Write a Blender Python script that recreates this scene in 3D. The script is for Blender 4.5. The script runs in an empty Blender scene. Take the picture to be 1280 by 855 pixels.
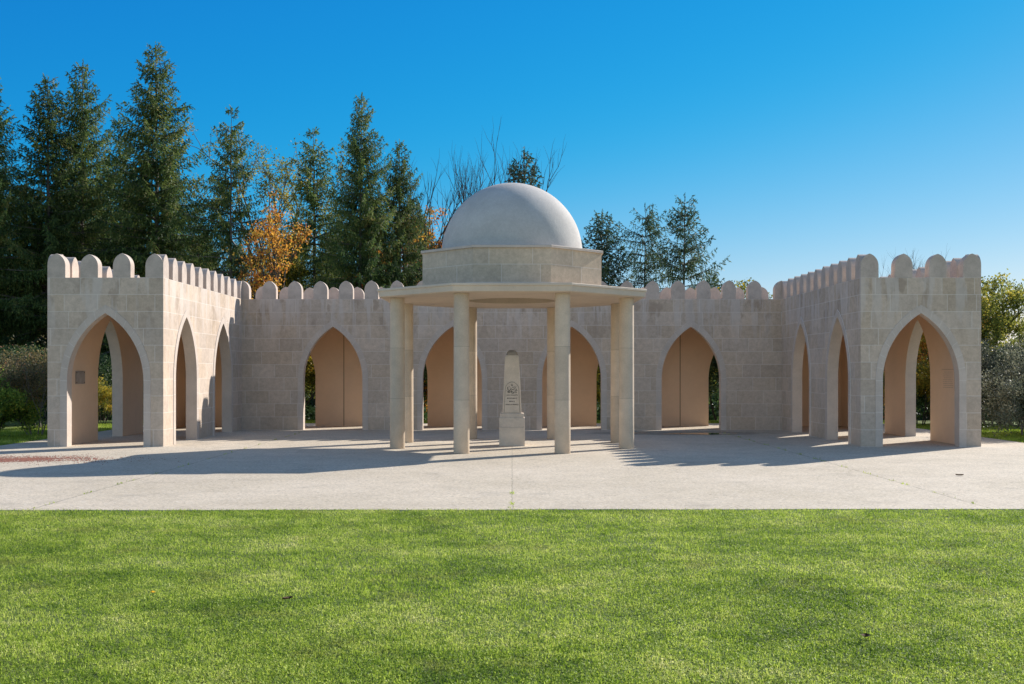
import bpy, math, random
import numpy as np
from mathutils import Vector, Matrix
R = math.radians
scene = bpy.context.scene
COL = scene.collection
random.seed(7)

# ------------------------------------------------------------------ helpers
def tag(o, label=None, cat=None, group=None, kind=None):
    if label: o['label'] = label
    if cat: o['category'] = cat
    if group: o['group'] = group
    if kind: o['kind'] = kind
    return o

def empty(name, loc=(0, 0, 0), rz=0):
    o = bpy.data.objects.new(name, None)
    o.location = loc; o.rotation_euler = (0, 0, rz); o.empty_display_size = .2
    COL.objects.link(o)
    return o

def mobj(name, verts, faces, mats, fm=None, parent=None, smooth=False, loc=None):
    me = bpy.data.meshes.new(name)
    me.from_pydata([tuple(v) for v in verts], [], faces)
    for m in (mats if isinstance(mats, (list, tuple)) else [mats]): me.materials.append(m)
    if fm: me.polygons.foreach_set('material_index', fm)
    if smooth: me.polygons.foreach_set('use_smooth', [True] * len(faces))
    me.update()
    o = bpy.data.objects.new(name, me)
    COL.objects.link(o)
    if parent: o.parent = parent
    if loc: o.location = loc
    return o

class MB:
    def __init__(s): s.v = []; s.f = []; s.m = []
    def face(s, pts, m=0):
        i = len(s.v); s.v += [tuple(p) for p in pts]; s.f.append(tuple(range(i, i + len(pts)))); s.m.append(m)
    def add(s, v, f, m=0):
        i = len(s.v); s.v += [tuple(p) for p in v]
        for q in f: s.f.append(tuple(i + k for k in q)); s.m.append(m)
    def box(s, x0, x1, y0, y1, z0, z1, m=0, b=0.0):
        if b <= 0:
            v = [(x0,y0,z0),(x1,y0,z0),(x1,y1,z0),(x0,y1,z0),(x0,y0,z1),(x1,y0,z1),(x1,y1,z1),(x0,y1,z1)]
            s.add(v, [(0,3,2,1),(4,5,6,7),(0,1,5,4),(1,2,6,5),(2,3,7,6),(3,0,4,7)], m)
        else:
            s.prism([(x0+b,y0),(x1-b,y0),(x1,y0+b),(x1,y1-b),(x1-b,y1),(x0+b,y1),(x0,y1-b),(x0,y0+b)], z0, z1, m, top_in=b)
    def prism(s, poly, z0, z1, m=0, top_in=0.0, bottom=True):
        n = len(poly)
        cx = sum(p[0] for p in poly)/n; cy = sum(p[1] for p in poly)/n
        lo = [(p[0], p[1], z0) for p in poly]
        if top_in:
            mid = [(p[0], p[1], z1-top_in) for p in poly]
            hi = []
            for p in poly:
                dx, dy = p[0]-cx, p[1]-cy; L = math.hypot(dx, dy)
                hi.append((p[0]-dx/L*top_in, p[1]-dy/L*top_in, z1))
            rings = [lo, mid, hi]
        else:
            rings = [lo, [(p[0], p[1], z1) for p in poly]]
        v = sum(rings, []); f = []
        for k in range(len(rings)-1):
            for i in range(n):
                j = (i+1) % n
                f.append((k*n+i, k*n+j, (k+1)*n+j, (k+1)*n+i))
        f.append(tuple((len(rings)-1)*n+i for i in range(n)))
        if bottom: f.append(tuple(reversed(range(n))))
        s.add(v, f, m)
    def build(s, name, mats, parent=None, smooth=False, loc=None):
        return mobj(name, s.v, s.f, mats, s.m, parent, smooth, loc)

def np_mesh(name, V, F, mats, attr=None, mi=None, smooth=False):
    """V (n,3), F (m,k) arrays -> mesh"""
    me = bpy.data.meshes.new(name)
    n, (m, k) = len(V), F.shape
    me.vertices.add(n); me.vertices.foreach_set('co', V.astype(np.float32).ravel())
    me.loops.add(m*k); me.loops.foreach_set('vertex_index', F.astype(np.int32).ravel())
    me.polygons.add(m)
    me.polygons.foreach_set('loop_start', np.arange(0, m*k, k, dtype=np.int32))
    me.polygons.foreach_set('loop_total', np.full(m, k, dtype=np.int32))
    for q in mats: me.materials.append(q)
    if mi is not None: me.polygons.foreach_set('material_index', mi.astype(np.int32))
    if smooth: me.polygons.foreach_set('use_smooth', np.ones(m, bool))
    if attr is not None:
        a = me.attributes.new('tint', 'FLOAT', 'POINT'); a.data.foreach_set('value', attr.astype(np.float32))
    me.update(calc_edges=True)
    return me

# ------------------------------------------------------------------ node helpers
class NT:
    def __init__(s, mat):
        s.t = mat.node_tree; s.n = s.t.nodes; s.l = s.t.links
    def new(s, typ, **kw):
        x = s.n.new(typ)
        for k, v in kw.items():
            if k == 'inp':
                for kk, vv in v.items():
                    if isinstance(vv, bpy.types.NodeSocket): s.l.new(vv, x.inputs[kk])
                    else: x.inputs[kk].default_value = vv
            else: setattr(x, k, v)
        return x
    def math(s, op, a, b=0.0, c=None, clamp=False):
        d = {0: a, 1: b}
        if c is not None: d[2] = c
        return s.new('ShaderNodeMath', operation=op, use_clamp=clamp, inp=d).outputs[0]
    def mix(s, fac, a, b, mode='MIX'):
        x = s.new('ShaderNodeMix', data_type='RGBA', blend_type=mode)
        for i, v in ((0, fac), (6, a), (7, b)):
            if isinstance(v, bpy.types.NodeSocket): s.l.new(v, x.inputs[i])
            elif i == 0: x.inputs[0].default_value = v
            else: x.inputs[i].default_value = (*v, 1) if len(v) == 3 else v
        return x.outputs[2]
    def noise(s, vec, scale, detail=4, rough=.55, dist=0.0):
        x = s.new('ShaderNodeTexNoise', inp={'Scale': scale, 'Detail': detail, 'Roughness': rough, 'Distortion': dist})
        if vec is not None: s.l.new(vec, x.inputs['Vector'])
        return x.outputs['Fac']
    def ramp(s, fac, stops, interp='LINEAR'):
        x = s.new('ShaderNodeValToRGB'); cr = x.color_ramp; cr.interpolation = interp
        while len(cr.elements) < len(stops): cr.elements.new(.5)
        for e, (p, c) in zip(cr.elements, stops):
            e.position = p; e.color = (*c, 1) if len(c) == 3 else c
        s.l.new(fac, x.inputs[0]); return x.outputs[0]
    def remap(s, v, a, b, c=0.0, d=1.0):
        x = s.new('ShaderNodeMapRange', inp={0: v, 1: a, 2: b, 3: c, 4: d}); return x.outputs[0]

def material(name):
    m = bpy.data.materials.new(name); m.use_nodes = True
    nt = NT(m); bs = m.node_tree.nodes['Principled BSDF']
    bs.inputs['Specular IOR Level'].default_value = .3
    return m, nt, bs

def bump(nt, bs, h, strength=.3, dist=.01):
    b = nt.new('ShaderNodeBump', inp={'Strength': strength, 'Distance': dist, 'Height': h})
    nt.l.new(b.outputs[0], bs.inputs['Normal'])

G = lambda v: (v, v, v)
# ---- ashlar: pale limestone blocks with random lengths, mortar, dirt
def stone_mat(name, course=.435, z0=0.0, length=.82, base=(.55, .445, .36), weather=True, top=4.35):
    m, nt, bs = material(name)
    geo = nt.new('ShaderNodeNewGeometry')
    P = geo.outputs['Position']
    sp = nt.new('ShaderNodeSeparateXYZ', inp={0: P})
    sn = nt.new('ShaderNodeSeparateXYZ', inp={0: geo.outputs['True Normal']})
    ax = nt.math('ABSOLUTE', sn.outputs[0]); ay = nt.math('ABSOLUTE', sn.outputs[1])
    isx = nt.math('GREATER_THAN', ax, nt.math('MULTIPLY', ay, 1.05))
    u = nt.math('ADD', nt.math('MULTIPLY', sp.outputs[1], isx),
                nt.math('MULTIPLY', sp.outputs[0], nt.math('SUBTRACT', 1.0, isx)))
    v = nt.math('DIVIDE', nt.math('SUBTRACT', sp.outputs[2], z0), course)
    row = nt.math('FLOOR', v)
    fv = nt.math('SUBTRACT', v, row)
    w = nt.math('ADD', nt.math('DIVIDE', u, length), nt.math('MULTIPLY', row, 13.37))
    vc = nt.new('ShaderNodeTexVoronoi', voronoi_dimensions='1D', feature='F1', inp={'W': w, 'Scale': 1.0, 'Randomness': .62})
    ve = nt.new('ShaderNodeTexVoronoi', voronoi_dimensions='1D', feature='DISTANCE_TO_EDGE', inp={'W': w, 'Scale': 1.0, 'Randomness': .62})
    rnd = nt.new('ShaderNodeSeparateColor', inp={0: vc.outputs['Color']})
    du = nt.math('MULTIPLY', ve.outputs['Distance'], length)
    dv = nt.math('MULTIPLY', nt.math('MINIMUM', fv, nt.math('SUBTRACT', 1.0, fv)), course)
    d = nt.math('MINIMUM', du, dv)
    mort = nt.remap(d, .004, .011, 1, 0)
    tone = nt.remap(rnd.outputs[0], 0, 1, .90, 1.08)
    n1 = nt.noise(P, 1.1, 5); n2 = nt.noise(P, 7, 6, .65); n3 = nt.noise(P, 24, 4, .75)
    c = nt.mix(nt.remap(rnd.outputs[1], 0, 1), base, (base[0]*.97, base[1]*.93, base[2]*.86))
    c = nt.mix(1.0, c, nt.new('ShaderNodeCombineColor', inp={0: tone, 1: tone, 2: tone}).outputs[0], 'MULTIPLY')
    f1 = nt.remap(n1, .3, .7, .90, 1.09)
    f2 = nt.remap(n2, .3, .7, .86, 1.12)
    f3 = nt.remap(n3, .3, .7, .90, 1.09)
    ff = nt.math('MULTIPLY', nt.math('MULTIPLY', f1, f2), f3)
    c = nt.mix(1.0, c, nt.new('ShaderNodeCombineColor', inp={0: ff, 1: ff, 2: ff}).outputs[0], 'MULTIPLY')
    if weather:
        # drips: noise stretched along z, strongest under the parapet
        mp = nt.new('ShaderNodeMapping', inp={'Vector': P, 'Scale': (2.6, 2.6, .35)})
        dr = nt.noise(mp.outputs[0], 1.4, 5, .6)
        near = nt.remap(sp.outputs[2], top-1.7, top-.5, .06, 1)
        mp2 = nt.new('ShaderNodeMapping', inp={'Vector': P, 'Scale': (1.6, 1.6, .9)}); nn = nt.noise(mp2.outputs[0], 1.5, 5)
        pale = nt.math('MULTIPLY', nt.math('MULTIPLY', near, nt.remap(dr, .50, .58, 0, 1)), .55)
        dark = nt.math('MULTIPLY', nt.math('MULTIPLY', near, nt.remap(nn, .55, .61, 0, 1)), .50)
        c = nt.mix(dark, c, (.30, .225, .17))
        c = nt.mix(pale, c, (.60, .53, .48))
        low = nt.math('MULTIPLY', nt.remap(sp.outputs[2], 0, .5, 1, 0), .22)
        c = nt.mix(low, c, (.27, .24, .21))
        mid = nt.math('MULTIPLY', nt.remap(nt.noise(P, .55, 3), .5, .68, 0, 1), .18)
        c = nt.mix(mid, c, (.30, .255, .225))
    # pores
    vp = nt.new('ShaderNodeTexVoronoi', inp={'Vector': P, 'Scale': 26.0})
    pore = nt.math('MULTIPLY', nt.remap(vp.outputs['Distance'], .05, .12, 1, 0), nt.math('GREATER_THAN', n2, .56))
    c = nt.mix(nt.math('MULTIPLY', pore, .45), c, (.2, .165, .14))
    c = nt.mix(nt.math('MULTIPLY', mort, .60), c, (.70, .635, .57))
    nt.l.new(c, bs.inputs['Base Color']); bs.inputs['Roughness'].default_value = .88
    h = nt.math('ADD', nt.math('MULTIPLY', mort, -.5), nt.math('ADD', nt.math('MULTIPLY', n3, .25), nt.math('MULTIPLY', n2, .5)))
    bump(nt, bs, h, .35, .008)
    return m

def plain_mat(name, col, var=.08, scale=1.5, rough=.88, spots=0.0, bumpd=.006, fine=70):
    m, nt, bs = material(name)
    P = nt.new('ShaderNodeNewGeometry').outputs['Position']
    n1 = nt.noise(P, scale, 5); n2 = nt.noise(P, fine, 3, .6); n4 = nt.noise(P, scale*7, 5, .7)
    f = nt.math('MULTIPLY', nt.remap(n1, .3, .7, 1-var, 1+var), nt.math('MULTIPLY', nt.remap(n2, .3, .7, 1-var*.6, 1+var*.6), nt.remap(n4, .3, .7, 1-var*.5, 1+var*.5)))
    c = nt.mix(1.0, col, nt.new('ShaderNodeCombineColor', inp={0: f, 1: f, 2: f}).outputs[0], 'MULTIPLY')
    if spots:
        c = nt.mix(nt.math('MULTIPLY', nt.remap(nt.noise(P, 4, 6, .7), .56, .68), spots), c, tuple(x*.5 for x in col))
    nt.l.new(c, bs.inputs['Base Color']); bs.inputs['Roughness'].default_value = rough
    bump(nt, bs, nt.math('ADD', n2, n4), .3, bumpd)
    return m

M = {}
M['stone'] = stone_mat('limestone_ashlar')
M['drumstone'] = stone_mat('canopy_ashlar', course=.44, z0=4.09, length=.95, base=(.57, .465, .365), weather=False)
M['trim'] = plain_mat('smooth_dressed_stone', (.53, .445, .38), .09, 2.2, spots=.12)
M['mortar'] = plain_mat('pale_mortar', (.70, .65, .60), .05)
M['plaster'] = plain_mat('beige_render', (.70, .51, .36), .05, .8, bumpd=.003)
M['groove'] = plain_mat('dark_joint', (.16, .12, .09), .05)
M['cap'] = plain_mat('merlon_stone', (.49, .405, .345), .14, 3.2, spots=.22)
M['slab'] = plain_mat('canopy_cast_stone', (.62, .51, .40), .07, 1.4, spots=.08)
M['dome'] = plain_mat('dome_render', (.50, .47, .44), .10, 1.3, spots=.12, bumpd=.012, fine=30)
M['metal'] = plain_mat('weathered_zinc_plate', (.30, .265, .235), .15, 6, rough=.55)
M['obelisk'] = plain_mat('obelisk_limestone', (.64, .53, .42), .09, 5, spots=.15)
M['obeliskbase'] = plain_mat('weathered_plinth_stone', (.58, .49, .40), .13, 5, spots=.3)
M['obcap'] = plain_mat('weathered_obelisk_top', (.30, .25, .20), .2, 8, spots=.3)
M['ink'] = plain_mat('black_painted_letters', (.018, .017, .017), .1, 10, rough=.6)
M['etch'] = plain_mat('engraved_shadowed_stone', (.50, .37, .27), .1, 10)

# column: three drums of slightly different tone
def column_mat():
    m, nt, bs = material('column_limestone')
    P = nt.new('ShaderNodeNewGeometry').outputs['Position']
    z = nt.new('ShaderNodeSeparateXYZ', inp={0: P}).outputs[2]
    oi = nt.new('ShaderNodeObjectInfo').outputs['Random']
    k = nt.math('DIVIDE', z, 1.26); row = nt.math('FLOOR', k); fr = nt.math('SUBTRACT', k, row)
    wn = nt.new('ShaderNodeTexWhiteNoise', noise_dimensions='2D', inp={'Vector': nt.new('ShaderNodeCombineXYZ', inp={0: row, 1: nt.math('MULTIPLY', oi, 91)}).outputs[0]})
    tone = nt.remap(wn.outputs['Value'], 0, 1, .87, 1.07)
    n1 = nt.noise(P, 3, 6, .6); n2 = nt.noise(P, 45, 4, .65)
    f = nt.math('MULTIPLY', tone, nt.math('MULTIPLY', nt.remap(n1, .3, .7, .9, 1.1), nt.remap(n2, .3, .7, .92, 1.08)))
    c = nt.mix(1.0, (.60, .48, .36), nt.new('ShaderNodeCombineColor', inp={0: f, 1: f, 2: f}).outputs[0], 'MULTIPLY')
    j = nt.math('LESS_THAN', nt.math('MINIMUM', fr, nt.math('SUBTRACT', 1.0, fr)), .0045)
    c = nt.mix(nt.math('MULTIPLY', j, .5), c, (.25, .21, .17))
    nt.l.new(c, bs.inputs['Base Color']); bs.inputs['Roughness'].default_value = .85
    bump(nt, bs, nt.math('ADD', n1, n2), .3, .006)
    return m
M['column'] = column_mat()

# concrete esplanade
def paving_mat():
    m, nt, bs = material('washed_aggregate_concrete')
    P = nt.new('ShaderNodeNewGeometry').outputs['Position']
    sp = nt.new('ShaderNodeSeparateXYZ', inp={0: P})
    n0 = nt.noise(P, .22, 5, .6, .4); n1 = nt.noise(P, 1.6, 6, .7); n2 = nt.noise(P, 15, 5, .85); n3 = nt.noise(P, 95, 2, .7)
    f = nt.math('MULTIPLY', nt.remap(n0, .3, .7, .86, 1.1), nt.math('MULTIPLY', nt.remap(n1, .3, .7, .9, 1.09), nt.math('MULTIPLY', nt.remap(n2, .32, .68, .72, 1.26), nt.remap(n3, .3, .7, .70, 1.28))))
    c = nt.mix(nt.remap(n0, .35, .65), (.55, .465, .35), (.54, .46, .36))
    c = nt.mix(1.0, c, nt.new('ShaderNodeCombineColor', inp={0: f, 1: f, 2: f}).outputs[0], 'MULTIPLY')
    # casting joints at x = -6.7, 0, 6.7 with a little wobble
    wob = nt.math('MULTIPLY', nt.math('SUBTRACT', nt.noise(P, 2.5, 4), .5), .05)
    xx = nt.math('ADD', sp.outputs[0], wob)
    d = nt.math('ABSOLUTE', nt.math('SUBTRACT', nt.math('ABSOLUTE', xx), 6.7))
    d = nt.math('MINIMUM', d, nt.math('ADD', nt.math('ABSOLUTE', xx), .008))
    jm = nt.math('MULTIPLY', nt.remap(d, .006, .022, 1, 0), nt.remap(nt.noise(P, 3.1, 3), .35, .55, .15, .6))
    c = nt.mix(jm, c, (.09, .085, .06))
    # stains with their own shape: darker damp at the back right, mossy blots
    st = nt.math('MULTIPLY', nt.remap(nt.noise(P, .9, 5, .65), .57, .68), .28)
    c = nt.mix(st, c, (.22, .195, .16))
    dx = nt.math('MULTIPLY', nt.math('SUBTRACT', sp.outputs[0], 5.3), .33)
    dy = nt.math('MULTIPLY', nt.math('SUBTRACT', sp.outputs[1], 34.8), .75)
    rr = nt.math('ADD', nt.math('SQRT', nt.math('ADD', nt.math('MULTIPLY', dx, dx), nt.math('MULTIPLY', dy, dy))), nt.math('MULTIPLY', nt.math('SUBTRACT', n1, .5), 1.2))
    c = nt.mix(nt.remap(rr, .75, 1.0, .5, 0), c, (.15, .12, .095))
    spk = nt.new('ShaderNodeTexVoronoi', inp={'Vector': P, 'Scale': 34.0})
    sc_ = nt.new('ShaderNodeSeparateColor', inp={0: spk.outputs['Color']})
    c = nt.mix(nt.math('MULTIPLY', nt.math('GREATER_THAN', sc_.outputs[0], .93), .35), c, (.12, .1, .08))
    c = nt.mix(nt.math('MULTIPLY', nt.math('GREATER_THAN', sc_.outputs[1], .9), .35), c, (.68, .63, .56))
    nt.l.new(c, bs.inputs['Base Color']); bs.inputs['Roughness'].default_value = .9
    bump(nt, bs, nt.math('ADD', nt.math('MULTIPLY', n2, .6), nt.math('SUBTRACT', n3, jm)), .5, .008)
    return m
M['paving'] = paving_mat()

def leaf_mat(name, stops, trans=.35, rough=.55, patch=None, spec=.3):
    """colour from per-leaf 'tint' attribute"""
    m, nt, bs = material(name)
    a = nt.new('ShaderNodeAttribute', attribute_name='tint').outputs['Fac']
    P = nt.new('ShaderNodeNewGeometry').outputs['Position']
    fac = a
    if patch:
        fac = nt.math('ADD', nt.math('MULTIPLY', a, patch[1]), nt.remap(nt.noise(P, patch[0], 4, .6), .3, .7, -patch[2], patch[2]), clamp=True)
    oi = nt.new('ShaderNodeObjectInfo').outputs['Random']
    c = nt.ramp(fac, stops)
    k = nt.remap(oi, 0, 1, .8, 1.2)
    c = nt.mix(1.0, c, nt.new('ShaderNodeCombineColor', inp={0: k, 1: k, 2: k}).outputs[0], 'MULTIPLY')
    nt.l.new(c, bs.inputs['Base Color']); bs.inputs['Roughness'].default_value = rough
    bs.inputs['Specular IOR Level'].default_value = spec
    tr = nt.new('ShaderNodeBsdfTranslucent'); nt.l.new(c, tr.inputs['Color'])
    mx = nt.new('ShaderNodeMixShader', inp={0: trans})
    nt.l.new(bs.outputs[0], mx.inputs[1]); nt.l.new(tr.outputs[0], mx.inputs[2])
    nt.l.new(mx.outputs[0], m.node_tree.nodes['Material Output'].inputs['Surface'])
    return m
M['needles'] = leaf_mat('spruce_needles', [(0, (.035, .075, .028)), (.45, (.095, .155, .045)), (.8, (.21, .26, .065)), (1, (.33, .28, .10))], .45, .6)
M['needles_thin'] = leaf_mat('blue_green_needles', [(0, (.028, .060, .04)), (.6, (.07, .115, .055)), (1, (.16, .185, .075))], .35, .6)
M['orange'] = leaf_mat('orange_autumn_leaves', [(0, (.34, .09, .02)), (.4, (.62, .25, .04)), (.75, (.72, .45, .07)), (1, (.30, .26, .05))], .5)
M['gold'] = leaf_mat('golden_autumn_leaves', [(0, (.36, .11, .03)), (.4, (.62, .29, .045)), (.8, (.72, .46, .08)), (1, (.45, .42, .08))], .5)
M['yellow'] = leaf_mat('yellow_autumn_leaves', [(0, (.10, .13, .022)), (.4, (.28, .25, .03)), (.8, (.58, .38, .04)), (1, (.55, .20, .03))], .5, patch=(.8, .7, .35))
M['olive'] = leaf_mat('olive_autumn_leaves', [(0, (.10, .13, .03)), (.4, (.27, .27, .05)), (.7, (.55, .42, .06)), (1, (.66, .38, .06))], .55, patch=(.5, .6, .35))
M['brownleaf'] = leaf_mat('brown_green_shrub_leaves', [(0, (.09, .09, .04)), (.5, (.22, .18, .08)), (.85, (.36, .25, .10)), (1, (.48, .20, .10))], .45)
M['greenleaf'] = leaf_mat('bright_green_shrub_leaves', [(0, (.08, .16, .03)), (.5, (.30, .44, .07)), (.85, (.52, .58, .10)), (1, (.7, .58, .07))], .5)
M['greyleaf'] = leaf_mat('grey_green_bramble_leaves', [(0, (.07, .08, .055)), (.6, (.17, .18, .12)), (1, (.32, .30, .20))], .35)
M['darkleaf'] = leaf_mat('dark_evergreen_leaves', [(0, (.025, .05, .02)), (.6, (.07, .12, .04)), (1, (.18, .22, .06))], .35)
def bark_mat(name, col):
    m, nt, bs = material(name)
    P = nt.new('ShaderNodeNewGeometry').outputs['Position']
    mp = nt.new('ShaderNodeMapping', inp={'Vector': P, 'Scale': (9, 9, 2.2)})
    n = nt.noise(mp.outputs[0], 2.0, 6, .7)
    c = nt.mix(nt.remap(n, .3, .7), tuple(x*.55 for x in col), tuple(x*1.3 for x in col))
    nt.l.new(c, bs.inputs['Base Color']); bs.inputs['Roughness'].default_value = .95
    bump(nt, bs, n, .6, .03)
    return m
M['bark'] = bark_mat('spruce_bark', (.13, .115, .10))
M['barkdark'] = bark_mat('dark_bark', (.07, .058, .048))
M['barkpale'] = bark_mat('pale_grey_bark', (.24, .22, .20))

# ------------------------------------------------------------------ camera & light
CAMH = 1.9; FPX = 1380.0; HOR = 466.0
cam = bpy.data.cameras.new('camera'); co = bpy.data.objects.new('camera', cam); COL.objects.link(co)
co.location = (0, 0, CAMH); co.rotation_euler = (R(90), 0, 0)
cam.sensor_width = 36; cam.lens = FPX/1280*36; cam.shift_y = (HOR-427.5)/1280
cam.clip_end = 2000; scene.camera = co
def px(x, y, Z):  # reference pixel -> world point at depth Z (used only to read off sizes)
    return ((x-640)*Z/FPX, Z, CAMH+(HOR-y)*Z/FPX)

SUN_EL = R(29.0); SX, SY = .745, .667
sd = Vector((SX*math.cos(SUN_EL), SY*math.cos(SUN_EL), math.sin(SUN_EL))).normalized()
sun = bpy.data.lights.new('sun', 'SUN'); so = bpy.data.objects.new('sun', sun); COL.objects.link(so)
so.rotation_euler = sd.to_track_quat('Z', 'Y').to_euler(); so.location = (30, 30, 30)
sun.energy = 4.05; sun.angle = R(.53); sun.color = (1.0, .945, .87)
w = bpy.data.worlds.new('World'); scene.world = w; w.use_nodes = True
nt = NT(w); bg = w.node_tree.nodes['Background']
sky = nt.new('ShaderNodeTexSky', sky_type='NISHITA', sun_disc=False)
sky.sun_elevation = SUN_EL; sky.sun_rotation = math.atan2(SX, SY)
sky.air_density = 1.0; sky.dust_density = .15; sky.ozone_density = 2.0; sky.altitude = 300
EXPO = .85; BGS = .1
# grade of the low sky (deep azure); unseen high and rear sky kept brighter for fill
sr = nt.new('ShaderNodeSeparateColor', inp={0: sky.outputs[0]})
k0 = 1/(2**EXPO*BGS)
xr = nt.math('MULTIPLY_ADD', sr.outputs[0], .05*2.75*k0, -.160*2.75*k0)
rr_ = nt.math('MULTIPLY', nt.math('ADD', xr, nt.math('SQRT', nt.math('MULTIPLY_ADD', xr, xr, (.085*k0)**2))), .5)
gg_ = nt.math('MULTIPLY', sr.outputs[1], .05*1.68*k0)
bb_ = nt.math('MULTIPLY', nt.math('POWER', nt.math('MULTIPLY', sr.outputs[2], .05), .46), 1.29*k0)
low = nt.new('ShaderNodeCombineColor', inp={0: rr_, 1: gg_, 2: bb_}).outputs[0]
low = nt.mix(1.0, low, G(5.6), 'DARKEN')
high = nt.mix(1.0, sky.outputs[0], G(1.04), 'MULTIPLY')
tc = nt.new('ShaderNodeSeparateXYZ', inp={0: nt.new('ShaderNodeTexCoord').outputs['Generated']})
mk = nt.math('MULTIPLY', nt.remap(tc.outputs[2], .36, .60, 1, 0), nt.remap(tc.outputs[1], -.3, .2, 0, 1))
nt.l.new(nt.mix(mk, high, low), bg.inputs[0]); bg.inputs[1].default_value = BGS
scene.view_settings.view_transform = 'Standard'; scene.view_settings.look = 'None'
scene.view_settings.exposure = EXPO; scene.view_settings.gamma = 1
scene.cycles.max_bounces = 8; scene.cycles.diffuse_bounces = 5; scene.cycles.transparent_max_bounces = 8

# ------------------------------------------------------------------ ground
PX0, PX1, PY0, PY1 = -13.35, 13.9, 15.35, 41.5
def ground_mat():
    m, nt, bs = material('lawn_soil_and_turf')
    P = nt.new('ShaderNodeNewGeometry').outputs['Position']
    n1 = nt.noise(P, .5, 5); n2 = nt.noise(P, 9, 5, .7); n3 = nt.noise(P, 60, 3, .7)
    c = nt.mix(nt.remap(n2, .3, .7), (.08, .13, .025), (.17, .23, .05))
    c = nt.mix(nt.remap(n1, .35, .7, 0, .5), c, (.14, .15, .035))
    c = nt.mix(nt.remap(n3, .4, .75, 0, .4), c, (.03, .045, .012))
    nt.l.new(c, bs.inputs['Base Color']); bs.inputs['Roughness'].default_value = .95
    bump(nt, bs, nt.math('ADD', n2, n3), .8, .03)
    return m
M['ground'] = ground_mat()
# ground: one sheet reaching the horizon, finer near the camera, with a hole-free gentle relief
xs = np.unique(np.concatenate([np.linspace(-900, -60, 8), np.linspace(-60, 60, 61), np.linspace(60, 900, 8)]))
ys = np.unique(np.concatenate([np.linspace(-300, -10, 6), np.linspace(-10, 90, 51), np.linspace(90, 900, 9)]))
gx, gy = np.meshgrid(xs, ys)
def ground_z(x, y):
    x = np.asarray(x, float); y = np.asarray(y, float)
    out = np.maximum(np.maximum(np.maximum(PX0-x, x-PX1), y-PY1), 0)
    z = -.012 - .045*np.clip(out-3.0, 0, 60)*np.clip((y-24)/10, 0, 1)
    return np.maximum(z, -3)
gz = ground_z(gx, gy)
V = np.stack([gx.ravel(), gy.ravel(), gz.ravel()], 1)
nx_ = len(xs); F = np.array([[j*nx_+i, j*nx_+i+1, (j+1)*nx_+i+1, (j+1)*nx_+i] for j in range(len(ys)-1) for i in range(nx_-1)])
go = bpy.data.objects.new('ground', np_mesh('ground', V, F, [M['ground']], smooth=True)); COL.objects.link(go)
tag(go, kind='structure')
# esplanade slab: slightly irregular front edge
b = MB()
front = [(x, PY0 + .011*x + .02*math.sin(x*1.7)+.012*math.sin(x*5.1)) for x in np.linspace(PX0, PX1, 60)]
poly = front + [(PX1, PY1), (PX0, PY1)]
b.prism(poly, -.12, 0.0)
tag(b.build('esplanade_pavement', M['paving']), kind='structure')

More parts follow.
